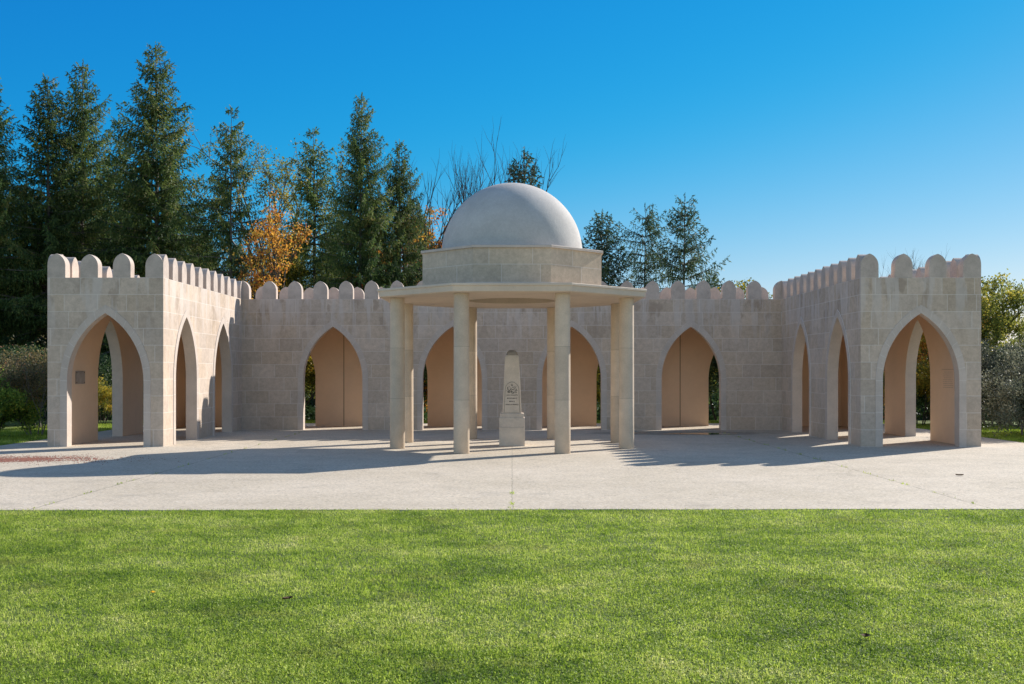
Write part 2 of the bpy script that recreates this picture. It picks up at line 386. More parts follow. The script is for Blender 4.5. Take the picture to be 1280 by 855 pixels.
# ------------------------------------------------------------------ the arcade
H = 4.35; T = .30; HW = .985; SPR = 1.70; AC = 1.04; TR = .18
def arch_pts(hw, n=14):
    """(du, z) from left foot to right foot"""
    r = hw + AC; rise = math.sqrt(r*r-AC*AC); a1 = math.atan2(rise, AC)
    left = [(-hw, 0.0)]
    for i in range(n+1):
        a = a1*i/n
        left.append((AC - r*math.cos(a), SPR + r*math.sin(a)))
    left[-1] = (0.0, left[-1][1])
    return left + [(-u, z) for u, z in reversed(left[:-1])]
def wall(name, P, d, n, L, arches, parent, mo=0, mi=1, top=H, length0=0, ends=(0, 0)):
    """P origin (x,y); d direction; n normal of outer (finish mo) face pointing out; thickness goes to -n"""
    b = MB()
    P = Vector(P); d = Vector(d); n = Vector(n)
    def pt(u, z, t): q = P + d*u - n*t; return (q.x, q.y, z)
    flip = (d.x*n.y - d.y*n.x) > 0
    def quad(pts, m):
        if flip: pts = list(reversed(pts))
        b.face(pts, m)
    A = arch_pts(HW)
    cur = 0.0
    def solid(u0, u1):
        quad([pt(u0,0,0), pt(u1,0,0), pt(u1,top,0), pt(u0,top,0)], mo)
        quad([pt(u1,0,T), pt(u0,0,T), pt(u0,top,T), pt(u1,top,T)], mi)
    for c in sorted(arches):
        solid(cur, c-HW)
        for (a, za), (e, ze) in zip(A[:-1], A[1:]):
            if abs(a-e) > 1e-6:
                quad([pt(c+a,za,0), pt(c+e,ze,0), pt(c+e,top,0), pt(c+a,top,0)], mo)
                quad([pt(c+e,ze,T), pt(c+a,za,T), pt(c+a,top,T), pt(c+e,top,T)], mi)
            quad([pt(c+a,za,0), pt(c+a,za,T), pt(c+e,ze,T), pt(c+e,ze,0)], 2)
        cur = c+HW
    solid(cur, L)
    quad([pt(0,top,0), pt(L,top,0), pt(L,top,T), pt(0,top,T)], 2)
    quad([pt(0,0,T), pt(0,0,0), pt(0,top,0), pt(0,top,T)], ends[0])
    quad([pt(L,0,0), pt(L,0,T), pt(L,top,T), pt(L,top,0)], ends[1])
    o = b.build(name, [M['stone'], M['plaster'], M['trim']], parent)
    # dressed surround of each arch, standing slightly proud of the outer face
    Ao = arch_pts(HW+TR, 14); rnd = random.Random(int(P.x*31+P.y*17))
    for c in arches:
        t = MB(); pr = -.014
        Ai = arch_pts(HW-.002, 14)
        # resample with joint gaps: interpolate along the list index
        def at(lst, s):
            i = min(int(s), len(lst)-2); f = s-i
            return (lst[i][0]*(1-f)+lst[i+1][0]*f, lst[i][1]*(1-f)+lst[i+1][1]*f)
        N = len(Ai)-1
        cuts = [0, .26, .52, .78, 1, 3, 5, 7, 9, 11, 13, 15, 17, 19, 21, 23, 25, 27, 29, 29.22, 29.48, 29.74, N]
        cuts = sorted(set(x for x in cuts if x <= N))
        seq = []
        for s0, s1 in zip(cuts[:-1], cuts[1:]):
            g = .004 if (s0 < 1 or s0 >= N-1) else .035
            k = max(1, int(round(s1-s0)))
            for q in range(k):
                a0 = s0+(s1-s0)*q/k; a1 = s0+(s1-s0)*(q+1)/k
                if q == k-1:
                    seq.append((a0, a1-g, 0)); seq.append((a1-g, a1, 1))
                else: seq.append((a0, a1, 0))
        for s0, s1, m_ in seq:
            i0, i1, o0, o1 = at(Ai, s0), at(Ai, s1), at(Ao, s0), at(Ao, s1)
            quad_pts = lambda l: list(reversed(l)) if flip else l
            t.face(quad_pts([pt(c+o0[0],o0[1],pr), pt(c+i0[0],i0[1],pr), pt(c+i1[0],i1[1],pr), pt(c+o1[0],o1[1],pr)]), m_)
            t.face(quad_pts([pt(c+o0[0],o0[1],.01), pt(c+o0[0],o0[1],pr), pt(c+o1[0],o1[1],pr), pt(c+o1[0],o1[1],.01)]), 1)  # outer edge in mortar colour: pale outline with a thin highlight painted in
            t.face(quad_pts([pt(c+i0[0],i0[1],pr), pt(c+i0[0],i0[1],.02), pt(c+i1[0],i1[1],.02), pt(c+i1[0],i1[1],pr)]), 0)
        t.build('arch_surround', [M['trim'], M['mortar']], o)
    return o

MW, MH, MR = .46, .62, .31      # merlon width, height, shoulder height
def merlon_half(n=7):
    """profile of half a merlon: from (0, top) down to (hw, 0)"""
    hw = MW/2; rise = MH-MR; c = (rise*rise-hw*hw)/(2*hw); r = hw+c; a1 = math.atan2(rise, c)
    pts = [(r*math.cos(a)-c, MR+r*math.sin(a)) for a in [a1*(1-i/n) for i in range(n+1)]]
    return pts + [(hw, 0.0)]
_h = merlon_half()
MPROF = [(-u, z) for u, z in reversed(_h)] + _h[1:]
def extr(b, prof, org, d, nrm, t0, t1, base=H, m=0, bv=.006):
    """extrude closed profile (u,z) along normal from t0 to t1; small chamfer on the edges"""
    org = Vector(org); d = Vector(d); nrm = Vector(nrm)
    cx = sum(p[0] for p in prof)/len(prof); cz = sum(p[1] for p in prof)/len(prof)
    def ring(t, s):
        out = []
        for u, z in prof:
            du, dz = u-cx, z-cz
            uu = u - math.copysign(min(abs(du), s), du) if z > 1e-6 or True else u
            zz = z - (math.copysign(min(abs(dz), s), dz) if z > 1e-6 else 0)
            q = org + d*uu + nrm*t
            out.append((q.x, q.y, base+zz))
        return out
    sg = 1 if t1 > t0 else -1
    rings = [ring(t0, bv), ring(t0+sg*bv, 0), ring(t1-sg*bv, 0), ring(t1, bv)]
    n = len(prof); v = sum(rings, []); f = []
    for k in range(3):
        for i in range(n-1):
            f.append((k*n+i, k*n+i+1, (k+1)*n+i+1, (k+1)*n+i))
    f.append(tuple(range(n))); f.append(tuple(reversed([3*n+i for i in range(n)])))
    b.add(v, f, m)

arc = empty('memorial_arcade', (0, 36.7, 0))
tag(arc, 'long pale limestone memorial arcade of pointed arches with crenellated parapet around the court', 'arcade')
def P_(o):  # keep world coordinates although the parent Empty is moved
    o.matrix_parent_inverse = Matrix.Translation((-0.0, -36.7, 0)); return o
XI = 8.97; YF = 28.4; YB = 36.7; YO = 39.7
SIDE = {-1: 11.95, 1: 12.07}
walls = []
rm = random.Random(3)
mer_proto = None
def merlon(x, y, along, nsign, par, thick=T):
    """along 'x': wall runs along x, merlon centred (x, y+T/2); mesh shared"""
    global mer_proto
    if mer_proto is None:
        b = MB(); extr(b, MPROF, (0, 0), (1, 0), (0, 1), -T/2, T/2, base=0)
        mer_proto = b.build('merlon', M['cap'], par); o = mer_proto
    else:
        o = mer_proto.copy(); COL.objects.link(o); o.parent = par
    o.location = (x, y, H+rm.uniform(-.006, .004))
    o.scale = (1+rm.uniform(-.025, .025), 1, 1+rm.uniform(-.03, .02))
    o.rotation_euler = (0, 0, 0 if along == 'x' else R(90))
    return o
# fronts & sides
W = {}
for s in (-1, 1):
    XO = SIDE[s]
    ax = s*(XI+XO)/2
    x0, x1 = sorted((s*XI, s*XO))
    W['f', s] = wall('pavilion_wall', (x0, YF), (1, 0), (0, -1), x1-x0, [ax-x0], arc)
    # inner wall of the wing, court face at x = s*XI, normal towards the court
    W['i', s] = wall('wing_wall', (s*XI, YF+T), (0, 1), (-s, 0), YB+T-YF-T, [30.40-YF-T, 34.28-YF-T], arc)
    # outer wall of the wing, outer face at x = s*XO
    W['o', s] = wall('outer_wing_wall', (s*XO, YF+T), (0, 1), (s, 0), YO-YF-T, [32.05-YF-T, 35.85-YF-T], arc)
W['b'] = wall('court_wall', (-XI, YB), (1, 0), (0, -1), 2*XI, [XI+k for k in (-5.955, -1.985, 1.985, 5.955)], arc)
# rear wall: inner face plaster towards the gallery (y = YO-T), outer face stone at y = YO
xa, xb = -SIDE[-1]+T, SIDE[1]-T
W['r'] = wall('rear_wall', (xa, YO), (1, 0), (0, 1), xb-xa, [k-xa for k in (-8.0, -4.0, 0.0, 4.0, 8.0)], arc)
for k, o in W.items(): P_(o)
# joints in the rendered inner face of the rear wall
for xj in (-6.0, -2.0, 2.0, 6.0):
    g = MB(); g.box(xj-.012, xj+.012, YO-T-.004, YO-T+.01, 0, H-.01); g.build('wall_joint', M['groove'], W['r'])
# merlons
for k in range(20):
    merlon((-9.5+k)*.85, YB+T/2, 'x', 0, W['b'])
for s in (-1, 1):
    XO = SIDE[s]
    p = (XO-XI-MW)/3
    for k in (1, 2):
        merlon(s*(XI+MW/2+p*k), YF+T/2, 'x', 0, W['f', s])
    for k in range(1, 10):
        merlon(s*(XI+T/2), 28.63+(36.62-28.63)/10*k, 'y', 0, W['i', s])
    for k in range(1, 13):
        merlon(s*(XO-T/2), 28.63+(39.47-28.63)/13*k, 'y', 0, W['o', s])
for k in range(26):
    merlon((-12.5+k)*.85, YO-T/2, 'x', 0, W['r'])
# corner merlons: L-shaped, arched at both ends and level across the corner
def corner(cx, cy, sx, sy, la, lb, par):
    """outer corner (cx,cy); arms run to sx (along x) and sy (along y)"""
    b = MB(); half = merlon_half()
    us = sorted(set([round(la/2+u, 5) for u, z in MPROF[1:-1]] + [T-.0005, T+.0005])); e = 1e-6
    hgt = {round(la/2+u, 5): z for u, z in MPROF[1:-1]}
    ks = sorted(hgt)
    def hp(u):
        if u <= ks[0]: return hgt[ks[0]]
        for a, c in zip(ks[:-1], ks[1:]):
            if u <= c: return hgt[a]+(hgt[c]-hgt[a])*(u-a)/(c-a)
        return hgt[ks[-1]]
    def top(x, y):
        z = 0
        if y < T: z = max(z, hp(x))
        if x < T: z = max(z, hp(y))
        return z
    n = len(us)
    def q(x, y, z): return (cx+sx*x, cy+sy*y, H+z)
    for a in range(n-1):
        for c in range(n-1):
            x0, x1, y0, y1 = us[a], us[a+1], us[c], us[c+1]
            if (x0+x1)/2 > T and (y0+y1)/2 > T: continue
            b.face([q(x0, y0, top(x0, y0)), q(x1, y0, top(x1, y0)), q(x1, y1, top(x1, y1)), q(x0, y1, top(x0, y1))])
            for (ax_, ay_, bx_, by_, out) in ((x0, y0, x1, y0, (0, -1)), (x1, y1, x0, y1, (0, 1)), (x0, y1, x0, y0, (-1, 0)), (x1, y0, x1, y1, (1, 0))):
                na, nc = a+out[0], c+out[1]
                inside = 0 <= na < n-1 and 0 <= nc < n-1 and not ((us[na]+us[na+1])/2 > T and (us[nc]+us[nc+1])/2 > T)
                if not inside: b.face([q(ax_, ay_, 0), q(bx_, by_, 0), q(bx_, by_, top(bx_, by_)), q(ax_, ay_, top(ax_, ay_))])
    return b.build('corner_merlon', M['cap'], par)
for s in (-1, 1):
    XO = SIDE[s]
    corner(s*XI, YF, s, 1, MW, MW, W['f', s])
    corner(s*XO, YF, -s, 1, MW, MW, W['f', s])
    corner(s*XO, YO, -s, -1, MW, MW, W['o', s])
    # inner corner of the court
    b = MB(); half = merlon_half()
    prof = [(0, 0), (0, MH)] + [(T+u, z) for u, z in half[1:]]
    extr(b, prof, (s*XI+s*T, YB+T), (0, -1), (-s, 0), 0, T)
    prof = [(0, 0), (0, MH)] + [(u, z) for u, z in half[1:]]
    extr(b, prof, (s*XI, YB), (-s, 0), (0, 1), 0, T)
    b.build('corner_merlon', M['cap'], W['i', s])
# flat roof over the gallery, hidden behind the parapet
for (x0, x1, y0, y1) in ((-SIDE[-1]+T, -XI-T, YF+T, YO-T), (XI+T, SIDE[1]-T, YF+T, YO-T), (-XI-T, XI+T, YB+T, YO-T)):
    b = MB(); b.box(x0+.001, x1-.001, y0+.001, y1-.001, 3.9, 4.12)
    P_(b.build('gallery_roof', M['plaster'], arc))
# plaques on the gallery walls of the two pavilions
b = MB(); xw = -SIDE[-1]+T
b.box(xw+.001, xw+.018, 29.45, 30.08, 1.60, 1.95)
pq = b.build('plaque', M['metal'], arc); P_(pq)
for y_ in (29.50, 30.03):
    for z_ in (1.64, 1.91):
        c_ = MB(); c_.prism([(xw+.018+.0, y_)]*0 or [(math.cos(a)*.018, math.sin(a)*.018) for a in [i*math.pi/4 for i in range(8)]], 0, .012)
        o = c_.build('bolt', M['groove'], pq); o.rotation_euler = (0, R(90), 0); o.location = (xw+.018, y_, z_)
pq['label'] = 'small grey metal plate screwed to the rendered wall'
b = MB(); xw = SIDE[1]-T
b.box(xw-.014, xw-.001, 29.36, 30.16, 1.42, 1.98)
pl = b.build('inscription_tablet', M['plaster'], arc); P_(pl)
b = MB()
rr = random.Random(5)
for i in range(9):
    y_ = 29.42 + rr.uniform(0, .05); z_ = 1.92-.052*i
    while y_ < 30.06:
        l = rr.uniform(.03, .1); b.box(xw-.0165, xw-.0135, y_, min(y_+l, 30.1), z_-.009, z_+.009); y_ += l+.025
b.build('engraved_lines', M['etch'], pl)
b = MB(); b.box(xw-.022, xw-.001, 29.34, 30.18, 1.982, 1.995); b.build('ledge', M['etch'], pl)
pl['label'] = 'rendered tablet engraved with worn lines of writing'

# ------------------------------------------------------------------ the domed canopy
CY = 28.96
def octo(ap, ph=22.5):
    Rr = ap/math.cos(R(22.5)); return [(Rr*math.cos(R(ph+45*i)), Rr*math.sin(R(ph+45*i))) for i in range(8)]
can = empty('domed_canopy', (0, CY, 0))
tag(can, 'octagonal stone canopy with a smooth white dome on eight round columns over the obelisk', 'canopy')
# columns: slim with slight taper
first = None
for i, (x, y) in enumerate(octo(2.881)):
    if first is None:
        v = []; n = 40; zs = [(0, .180), (.012, .188), (1.26, .187), (2.52, .184), (3.77, .181), (3.778, .181)]
        for z, r in zs: v += [(r*math.cos(2*math.pi*k/n), r*math.sin(2*math.pi*k/n), z) for k in range(n)]
        f = [(k*n+j, k*n+(j+1) % n, (k+1)*n+(j+1) % n, (k+1)*n+j) for k in range(len(zs)-1) for j in range(n)]
        f.append(tuple(reversed(range(n))))
        o = mobj('column', v, f, M['column'], None, can, True); first = o
    else:
        o = first.copy(); COL.objects.link(o); o.parent = can
    o.location = (x, y, 0); o.rotation_euler = (0, 0, i*1.3)
# roof slab with a round opening in its soffit
ap = 3.37; ring = 64; ro = 1.15
def oct_r(ap, a):
    k = ((a - R(22.5)) % R(45)) - R(22.5); return ap/math.cos(k)
b = MB()
angs = sorted(set([round(2*math.pi*i/64+R(22.5), 6) for i in range(64)]))
def loop(fn, z): return [(fn(a)*math.cos(a), fn(a)*math.sin(a), z) for a in angs]
prof = [(lambda a: ro, 4.60), (lambda a: ro, 3.785), (lambda a: oct_r(ap-.10, a), 3.78), (lambda a: oct_r(ap-.045, a), 3.80), (lambda a: oct_r(ap-.03, a), 3.925),
        (lambda a: oct_r(ap, a), 3.935), (lambda a: oct_r(ap, a), 3.978), (lambda a: oct_r(ap-.012, a), 3.99), (lambda a: oct_r(2.0, a), 4.03)]
v = []; n = len(angs)
for fn, z in prof: v += loop(fn, z)
f = [(k*n+j, (k+1)*n+j, (k+1)*n+(j+1) % n, k*n+(j+1) % n) for k in range(len(prof)-1) for j in range(n)]
mobj('roof_slab', v, f, M['slab'], None, can)
# drum
b = MB()
o8 = octo(2.27); i8 = octo(2.0)
for i in range(8):
    j = (i+1) % 8
    b.face([(*o8[i], 3.995), (*o8[j], 3.995), (*o8[j], 4.93), (*o8[i], 4.93)])
    b.face([(*i8[j], 4.0), (*i8[i], 4.0), (*i8[i], 4.93), (*i8[j], 4.93)])
b.build('drum', M['drumstone'], can)
b = MB(); b.prism(octo(2.315), 4.93, 4.995, top_in=.012); b.build('drum_cornice', M['trim'], can)
# dome (hemisphere, very slightly irregular by hand-trowelled render)
v = [];f = []; n = 72; rings_ = 26; Rd = 1.845
rd = random.Random(2)
for i in range(rings_):
    a = R(90)*i/rings_
    for j in range(n):
        t = 2*math.pi*j/n
        k = 1+.0016*math.sin(3*t+4*a)+.0012*math.sin(7*t-9*a)
        v.append((Rd*k*math.cos(a)*math.cos(t), Rd*k*math.cos(a)*math.sin(t), 4.996+Rd*1.01*math.sin(a)))
v.append((0, 0, 4.996+Rd*1.01))
for i in range(rings_-1):
    for j in range(n): f.append((i*n+j, i*n+(j+1) % n, (i+1)*n+(j+1) % n, (i+1)*n+j))
for j in range(n): f.append(((rings_-1)*n+j, (rings_-1)*n+(j+1) % n, len(v)-1))
mobj('dome', v, f, M['dome'], None, can, True)

# ------------------------------------------------------------------ obelisk
ob = empty('obelisk', (0, CY, 0))
tag(ob, 'small tapered stone obelisk with black inscription standing on a square plinth under the canopy', 'obelisk')
b = MB(); b.box(-.333, .333, -.333, .333, 0, .475, 0, .008); b.build('plinth', M['obelisk'], ob)
b = MB(); b.box(-.331, .331, -.331, .331, .478, .735, 0, .012); b.build('plinth_cap', M['obeliskbase'], ob)
b = MB(); b.box(-.308, .308, -.308, .308, .735, .845, 0, .015); b.build('step', M['obeliskbase'], ob)
def tap(z): return .248 + (.183-.248)*(z-.845)/(2.33-.845)
b = MB()
zs = [.845, 1.2, 1.6, 2.0, 2.28, 2.33, 2.36]
hv = [tap(.845), tap(1.2), tap(1.6), tap(2.0), tap(2.28), .172, .15]
c = .012
rings = []
for z, h in zip(zs, hv):
    rings.append([(h-c,-h,z),(h,-h+c,z),(h,h-c,z),(h-c,h,z),(-h+c,h,z),(-h,h-c,z),(-h,-h+c,z),(-h+c,-h,z)])
v = sum(rings, []); f = [(k*8+i, k*8+(i+1) % 8, (k+1)*8+(i+1) % 8, (k+1)*8+i) for k in range(len(zs)-1) for i in range(8)]
mobj('shaft', v, f+[tuple((len(zs)-1)*8+i for i in range(8))], M['obelisk'], None, ob)
rings = []
for k in range(7):
    a = R(90)*k/6; h = .15*math.cos(a)**.8+.001; z = 2.361+.135*math.sin(a)
    rings.append([(h*math.cos(2*math.pi*i/16+R(11.25))*1.12 if False else h*math.copysign(abs(math.cos(t))**.5, math.cos(t)), h*math.copysign(abs(math.sin(t))**.5, math.sin(t)), z) for i, t in [(i, 2*math.pi*i/16+R(11.25)) for i in range(16)]])
v = sum(rings, []); f = [(k*16+i, k*16+(i+1) % 16, (k+1)*16+(i+1) % 16, (k+1)*16+i) for k in range(6) for i in range(16)]
mobj('cap', v, f, M['obcap'], None, ob)
# raised panel with arched head on the front face, lying on the sloping face
slope = math.atan((.248-.183)/(2.33-.845))
pan = empty('panel_axis')
def on_face(o, z, off):
    o.parent = ob; o.location = (0, -(tap(z))-off, z); o.rotation_euler = (R(90)-slope, 0, 0)
bpy.data.objects.remove(pan)
# panel: outline in (x, y) with y up the shaft, thickness z (towards the viewer)
def panel(hw0, hw1, h0, h1, z0, z1):
    pts = [(-hw0, 0), (hw0, 0), (hw1, h0)]
    c = ((h1-h0)**2-hw1**2)/(2*hw1); r = hw1+c; a1 = math.atan2(h1-h0, c)
    arcp = [(r*math.cos(a)-c, h0+r*math.sin(a)) for a in [a1*i/8 for i in range(1, 9)]]
    pts += arcp + [(-x, y) for x, y in reversed(arcp[:-1])] + [(-hw1, h0)]
    m = MB(); m.prism(pts, z0, z1); return m
o = panel(.210, .182, .60, .80, -.01, .006).build('inscription_border', M['obcap']); on_face(o, .87, 0)
o = panel(.198, .170, .60, .785, .0, .014).build('inscription_panel', M['obelisk']); on_face(o, .87, 0)
PAN = o
# French lines
lines = [('AUX SOLDATS', .448, .046), ('MUSULMANS', .366, .046), ('MORTS', .284, .044), ('POUR LA FRANCE', .202, .046)]
for s_, y_, sz in lines:
    cu = bpy.data.curves.new('t', 'FONT'); cu.body = s_; cu.size = sz; cu.align_x = 'CENTER'; cu.align_y = 'CENTER'; cu.extrude = .0012; cu.offset = .0005
    to = bpy.data.objects.new('t', cu); COL.objects.link(to)
    bpy.context.view_layer.update()
    me = bpy.data.meshes.new_from_object(to.evaluated_get(bpy.context.evaluated_depsgraph_get()))
    bpy.data.objects.remove(to)
    me.materials.clear(); me.materials.append(M['ink'])
    # fit line width
    xs_ = [v.co.x for v in me.vertices]; wd = max(xs_)-min(xs_); tgt = {'AUX SOLDATS': .29, 'MUSULMANS': .26, 'MORTS': .145, 'POUR LA FRANCE': .33}[s_]
    for v_ in me.vertices: v_.co.x *= tgt/wd
    lo = bpy.data.objects.new('lettering', me); COL.objects.link(lo); lo.parent = PAN; lo.location = (0, y_, .0155)
# calligraphy strokes as flat ribbons
def ribbon(b, pts, w0):
    n = len(pts); L = []; Rr = []
    for i, p in enumerate(pts):
        a = pts[max(0, i-1)]; c = pts[min(n-1, i+1)]
        dx, dy = c[0]-a[0], c[1]-a[1]; l = math.hypot(dx, dy) or 1
        t = i/(n-1); ww = w0*(.45+.75*math.sin(math.pi*min(1, t*.9+.1)))
        L.append((p[0]-dy/l*ww, p[1]+dx/l*ww)); Rr.append((p[0]+dy/l*ww, p[1]-dx/l*ww))
    for i in range(n-1):
        b.face([(*L[i], 0), (*Rr[i], 0), (*Rr[i+1], 0), (*L[i+1], 0)])
def bez(p0, p1, p2, n=8): return [((1-t)**2*p0[0]+2*t*(1-t)*p1[0]+t*t*p2[0], (1-t)**2*p0[1]+2*t*(1-t)*p1[1]+t*t*p2[1]) for t in [i/n for i in range(n+1)]]
b = MB()
S = [((-.12,.555),(-.13,.50),(-.06,.505)), ((-.06,.505),(-.02,.52),(-.035,.585)), ((-.10,.60),(-.15,.58),(-.115,.53)), ((-.02,.545),(.03,.50),(.07,.535)),
     ((.07,.535),(.10,.57),(.075,.615)), ((.09,.52),(.13,.49),(.13,.55)), ((.0,.60),(.03,.575),(.055,.60)), ((-.03,.655),(.0,.62),(.03,.655)), ((0,.64),(0,.67),(0,.69)),
     ((-.135,.475),(-.09,.445),(-.06,.485)), ((-.13,.44),(-.06,.425),(-.04,.475)), ((-.03,.44),(-.02,.47),(-.03,.515)), ((-.005,.43),(0,.47),(-.005,.50)),
     ((-.10,.47),(-.06,.50),(-.09,.51)), ((.02,.47),(.04,.425),(.08,.455)), ((.08,.455),(.10,.48),(.085,.505)), ((.09,.44),(.12,.425),(.14,.455)), ((.11,.47),(.13,.50),(.14,.48)), ((-.02,.43),(.02,.41),(.07,.43))]
for p0, p1, p2 in S: ribbon(b, bez(p0, p1, p2), .0068)
for x_, y_ in ((-.07,.60),(.11,.60),(.04,.56),(-.09,.565),(.055,.49),(0,.53),(-.145,.50),(.15,.50)):
    b.face([(x_-.01,y_,0),(x_,y_-.01,0),(x_+.01,y_,0),(x_,y_+.01,0)])
o = b.build('calligraphy', M['ink'], PAN); o.location = (0, .108, .0162); o.scale = (.92, .93, 1)

# ------------------------------------------------------------------ vegetation
def quads_from(c, d, s, ln, wd):
    """centres c, direction d, side s -> quads (rhombus leaf)"""
    n = len(c)
    V = np.empty((n, 4, 3)); h = d*(ln/2)[:, None]; k = s*(wd/2)[:, None]
    V[:, 0] = c-h; V[:, 1] = c+k; V[:, 2] = c+h; V[:, 3] = c-k
    return V.reshape(-1, 3), np.arange(4*n).reshape(n, 4)
def unit(a): return a/np.maximum(np.linalg.norm(a, axis=-1, keepdims=True), 1e-9)
def tube_np(paths, radii, k=5):
    V = []; F = []; o = 0
    for p, r in zip(paths, radii):
        p = np.asarray(p, float); r = np.asarray(r, float); m = len(p)
        d = unit(np.gradient(p, axis=0)); ref = np.array([0, 0, 1.]) if abs(d[0][2]) < .8 else np.array([1., 0, 0])
        a = unit(np.cross(d, ref)); b_ = np.cross(d, a)
        t = np.linspace(0, 2*np.pi, k, endpoint=False)
        ring = p[:, None]+r[:, None, None]*(a[:, None]*np.cos(t)[None, :, None]+b_[:, None]*np.sin(t)[None, :, None])
        V.append(ring.reshape(-1, 3))
        i, j = np.meshgrid(np.arange(m-1), np.arange(k), indexing='ij'); j2 = (j+1) % k
        F.append((o+np.stack([i*k+j, i*k+j2, (i+1)*k+j2, (i+1)*k+j], -1)).reshape(-1, 4)); o += m*k
    return np.concatenate(V), np.concatenate(F)

def spruce(seed, Ht, Rad, base, dens=1.0, droop=1.0, ragged=.25, mat='needles', bark='bark', lean=0.0, twig=1.0, dead=True, power=.85, clump=1.0, step=.052, gap=1.0):
    g = np.random.default_rng(seed)
    trunk_r = Ht*.0105+.03
    tz = np.linspace(-.6, Ht, 14)
    tx = lean*(tz/Ht)**2*Ht + np.cumsum(g.normal(0, .02, 14)); ty = np.cumsum(g.normal(0, .02, 14))
    paths = [np.stack([tx, ty, tz], 1)]; radii = [np.maximum(trunk_r*(1-tz/Ht*.97), .012)]
    TS = []; TD = []; TL = []; TB = []; bid = 0
    z = base
    sect = g.uniform(.75, 1.2, 12)      # each compass sector has its own reach -> uneven outline
    while z < Ht-.15:
        f = (z-base)/(Ht-base)
        nb = int(g.integers(5, 8)) if f < .93 else 3
        a0 = g.uniform(0, 6.28)
        lvl = g.uniform(1-ragged, 1+ragged*.6)
        for q in range(nb):
            if g.random() > dens*(1.05 if f > .8 else .95): continue
            a = a0+q*6.283/nb+g.normal(0, .25)
            L = (Rad*(1-f)**power*lvl*g.uniform(.7, 1.12)*sect[int(a/6.283*12) % 12] + .22)
            # lower crown thins inwards
            if f < .12: L *= .55+f*3.6
            up = .75*f-.18*droop+g.normal(0, .09)
            bid += 1; n = max(4, int(L/.15)); t = np.linspace(0, 1, n)
            rr_ = L*t; zz = z + L*(up*t - .34*droop*t**2*(1-f*.6) + .26*t**3.2)
            az = a+g.normal(0, .12)*t
            cx = np.interp(z, tz, tx); cyy = np.interp(z, tz, ty)
            p = np.stack([cx+rr_*np.cos(az), cyy+rr_*np.sin(az), zz], 1)
            paths.append(p[::max(1, n//5)] if n > 6 else p); rr0 = .012+.010*L
            radii.append(np.linspace(rr0, .005, len(paths[-1])))
            out = np.stack([np.cos(az), np.sin(az), np.zeros(n)], 1); sd_ = np.stack([-np.sin(az), np.cos(az), np.zeros(n)], 1)
            m0 = t > .10
            for sgn in (-1, 1, 0):
                cnt = m0.sum()
                l = (.24*L*(1-t[m0])**.7+.24)*g.uniform(.45, 1.15, cnt)*twig
                if sgn == 0: l = l*.85
                dd = out[m0]*(.55 if sgn else .35)+sd_[m0]*sgn*g.uniform(.4, .95, (cnt, 1))
                dd[:, 2] -= g.uniform(.15, .9, cnt)*droop*(1.25-.9*f) + (0.6*droop if sgn == 0 else 0)
                TS.append(p[m0]+g.normal(0, .03, (cnt, 3))); TD.append(unit(dd)); TL.append(l); TB.append(np.full(cnt, bid))
            # leading shoot
            TS.append(p[-2:-1]); TD.append(unit(p[-1:]-p[-2:-1]+np.array([[0, 0, .05]]))); TL.append(np.array([.42])); TB.append(np.array([bid]))
        z += g.uniform(.34, .52)*(1.1-.5*f)*gap
    # leader
    TS.append(np.array([[tx[-1], ty[-1], Ht-.35]])); TD.append(np.array([[0, 0, 1.]])); TL.append(np.array([.6])); TB.append(np.array([0]))
    if dead:   # bare dead stubs below the crown
        for zz in np.arange(1.2, base, .5):
            a = g.uniform(0, 6.28); L = g.uniform(.5, 1.4)
            p = np.array([[0, 0, zz], [L*.5*math.cos(a), L*.5*math.sin(a), zz+.02], [L*math.cos(a), L*math.sin(a), zz-.15]])
            p[:, 0] += np.interp(zz, tz, tx); paths.append(p); radii.append(np.array([.02, .012, .004]))
    S_ = np.concatenate(TS); D_ = np.concatenate(TD); L_ = np.concatenate(TL)
    cnt = np.maximum(2, (L_/step).astype(int)); idx = np.repeat(np.arange(len(S_)), cnt)
    k = np.concatenate([np.arange(c) for c in cnt]); t = (k+.5)/cnt[idx]
    c = S_[idx]+D_[idx]*(L_[idx]*t)[:, None]; c[:, 2] -= .18*droop*L_[idx]*t**2
    N = len(c); c += g.normal(0, .022, (N, 3))
    rnd = g.normal(0, 1, (N, 3)); d = unit(D_[idx]+rnd*.30)
    s = unit(np.cross(d, g.normal(0, 1, (N, 3))))
    V, F = quads_from(c, d, s, g.uniform(.13, .27, N)*clump, g.uniform(.035, .075, N)*clump)
    tint = np.clip(g.normal(.42, .2, N)+g.normal(0, .15, bid+1)[np.concatenate(TB)][idx]+.12*t, 0, 1)
    crown = np_mesh('crown', V, F, [M[mat]], attr=np.repeat(tint, 4))
    TV, TF = tube_np(paths, radii, 6 if False else 5)
    print('spruce', seed, N); trunk = np_mesh('trunk', TV, TF, [M[bark]], smooth=True)
    return trunk, crown

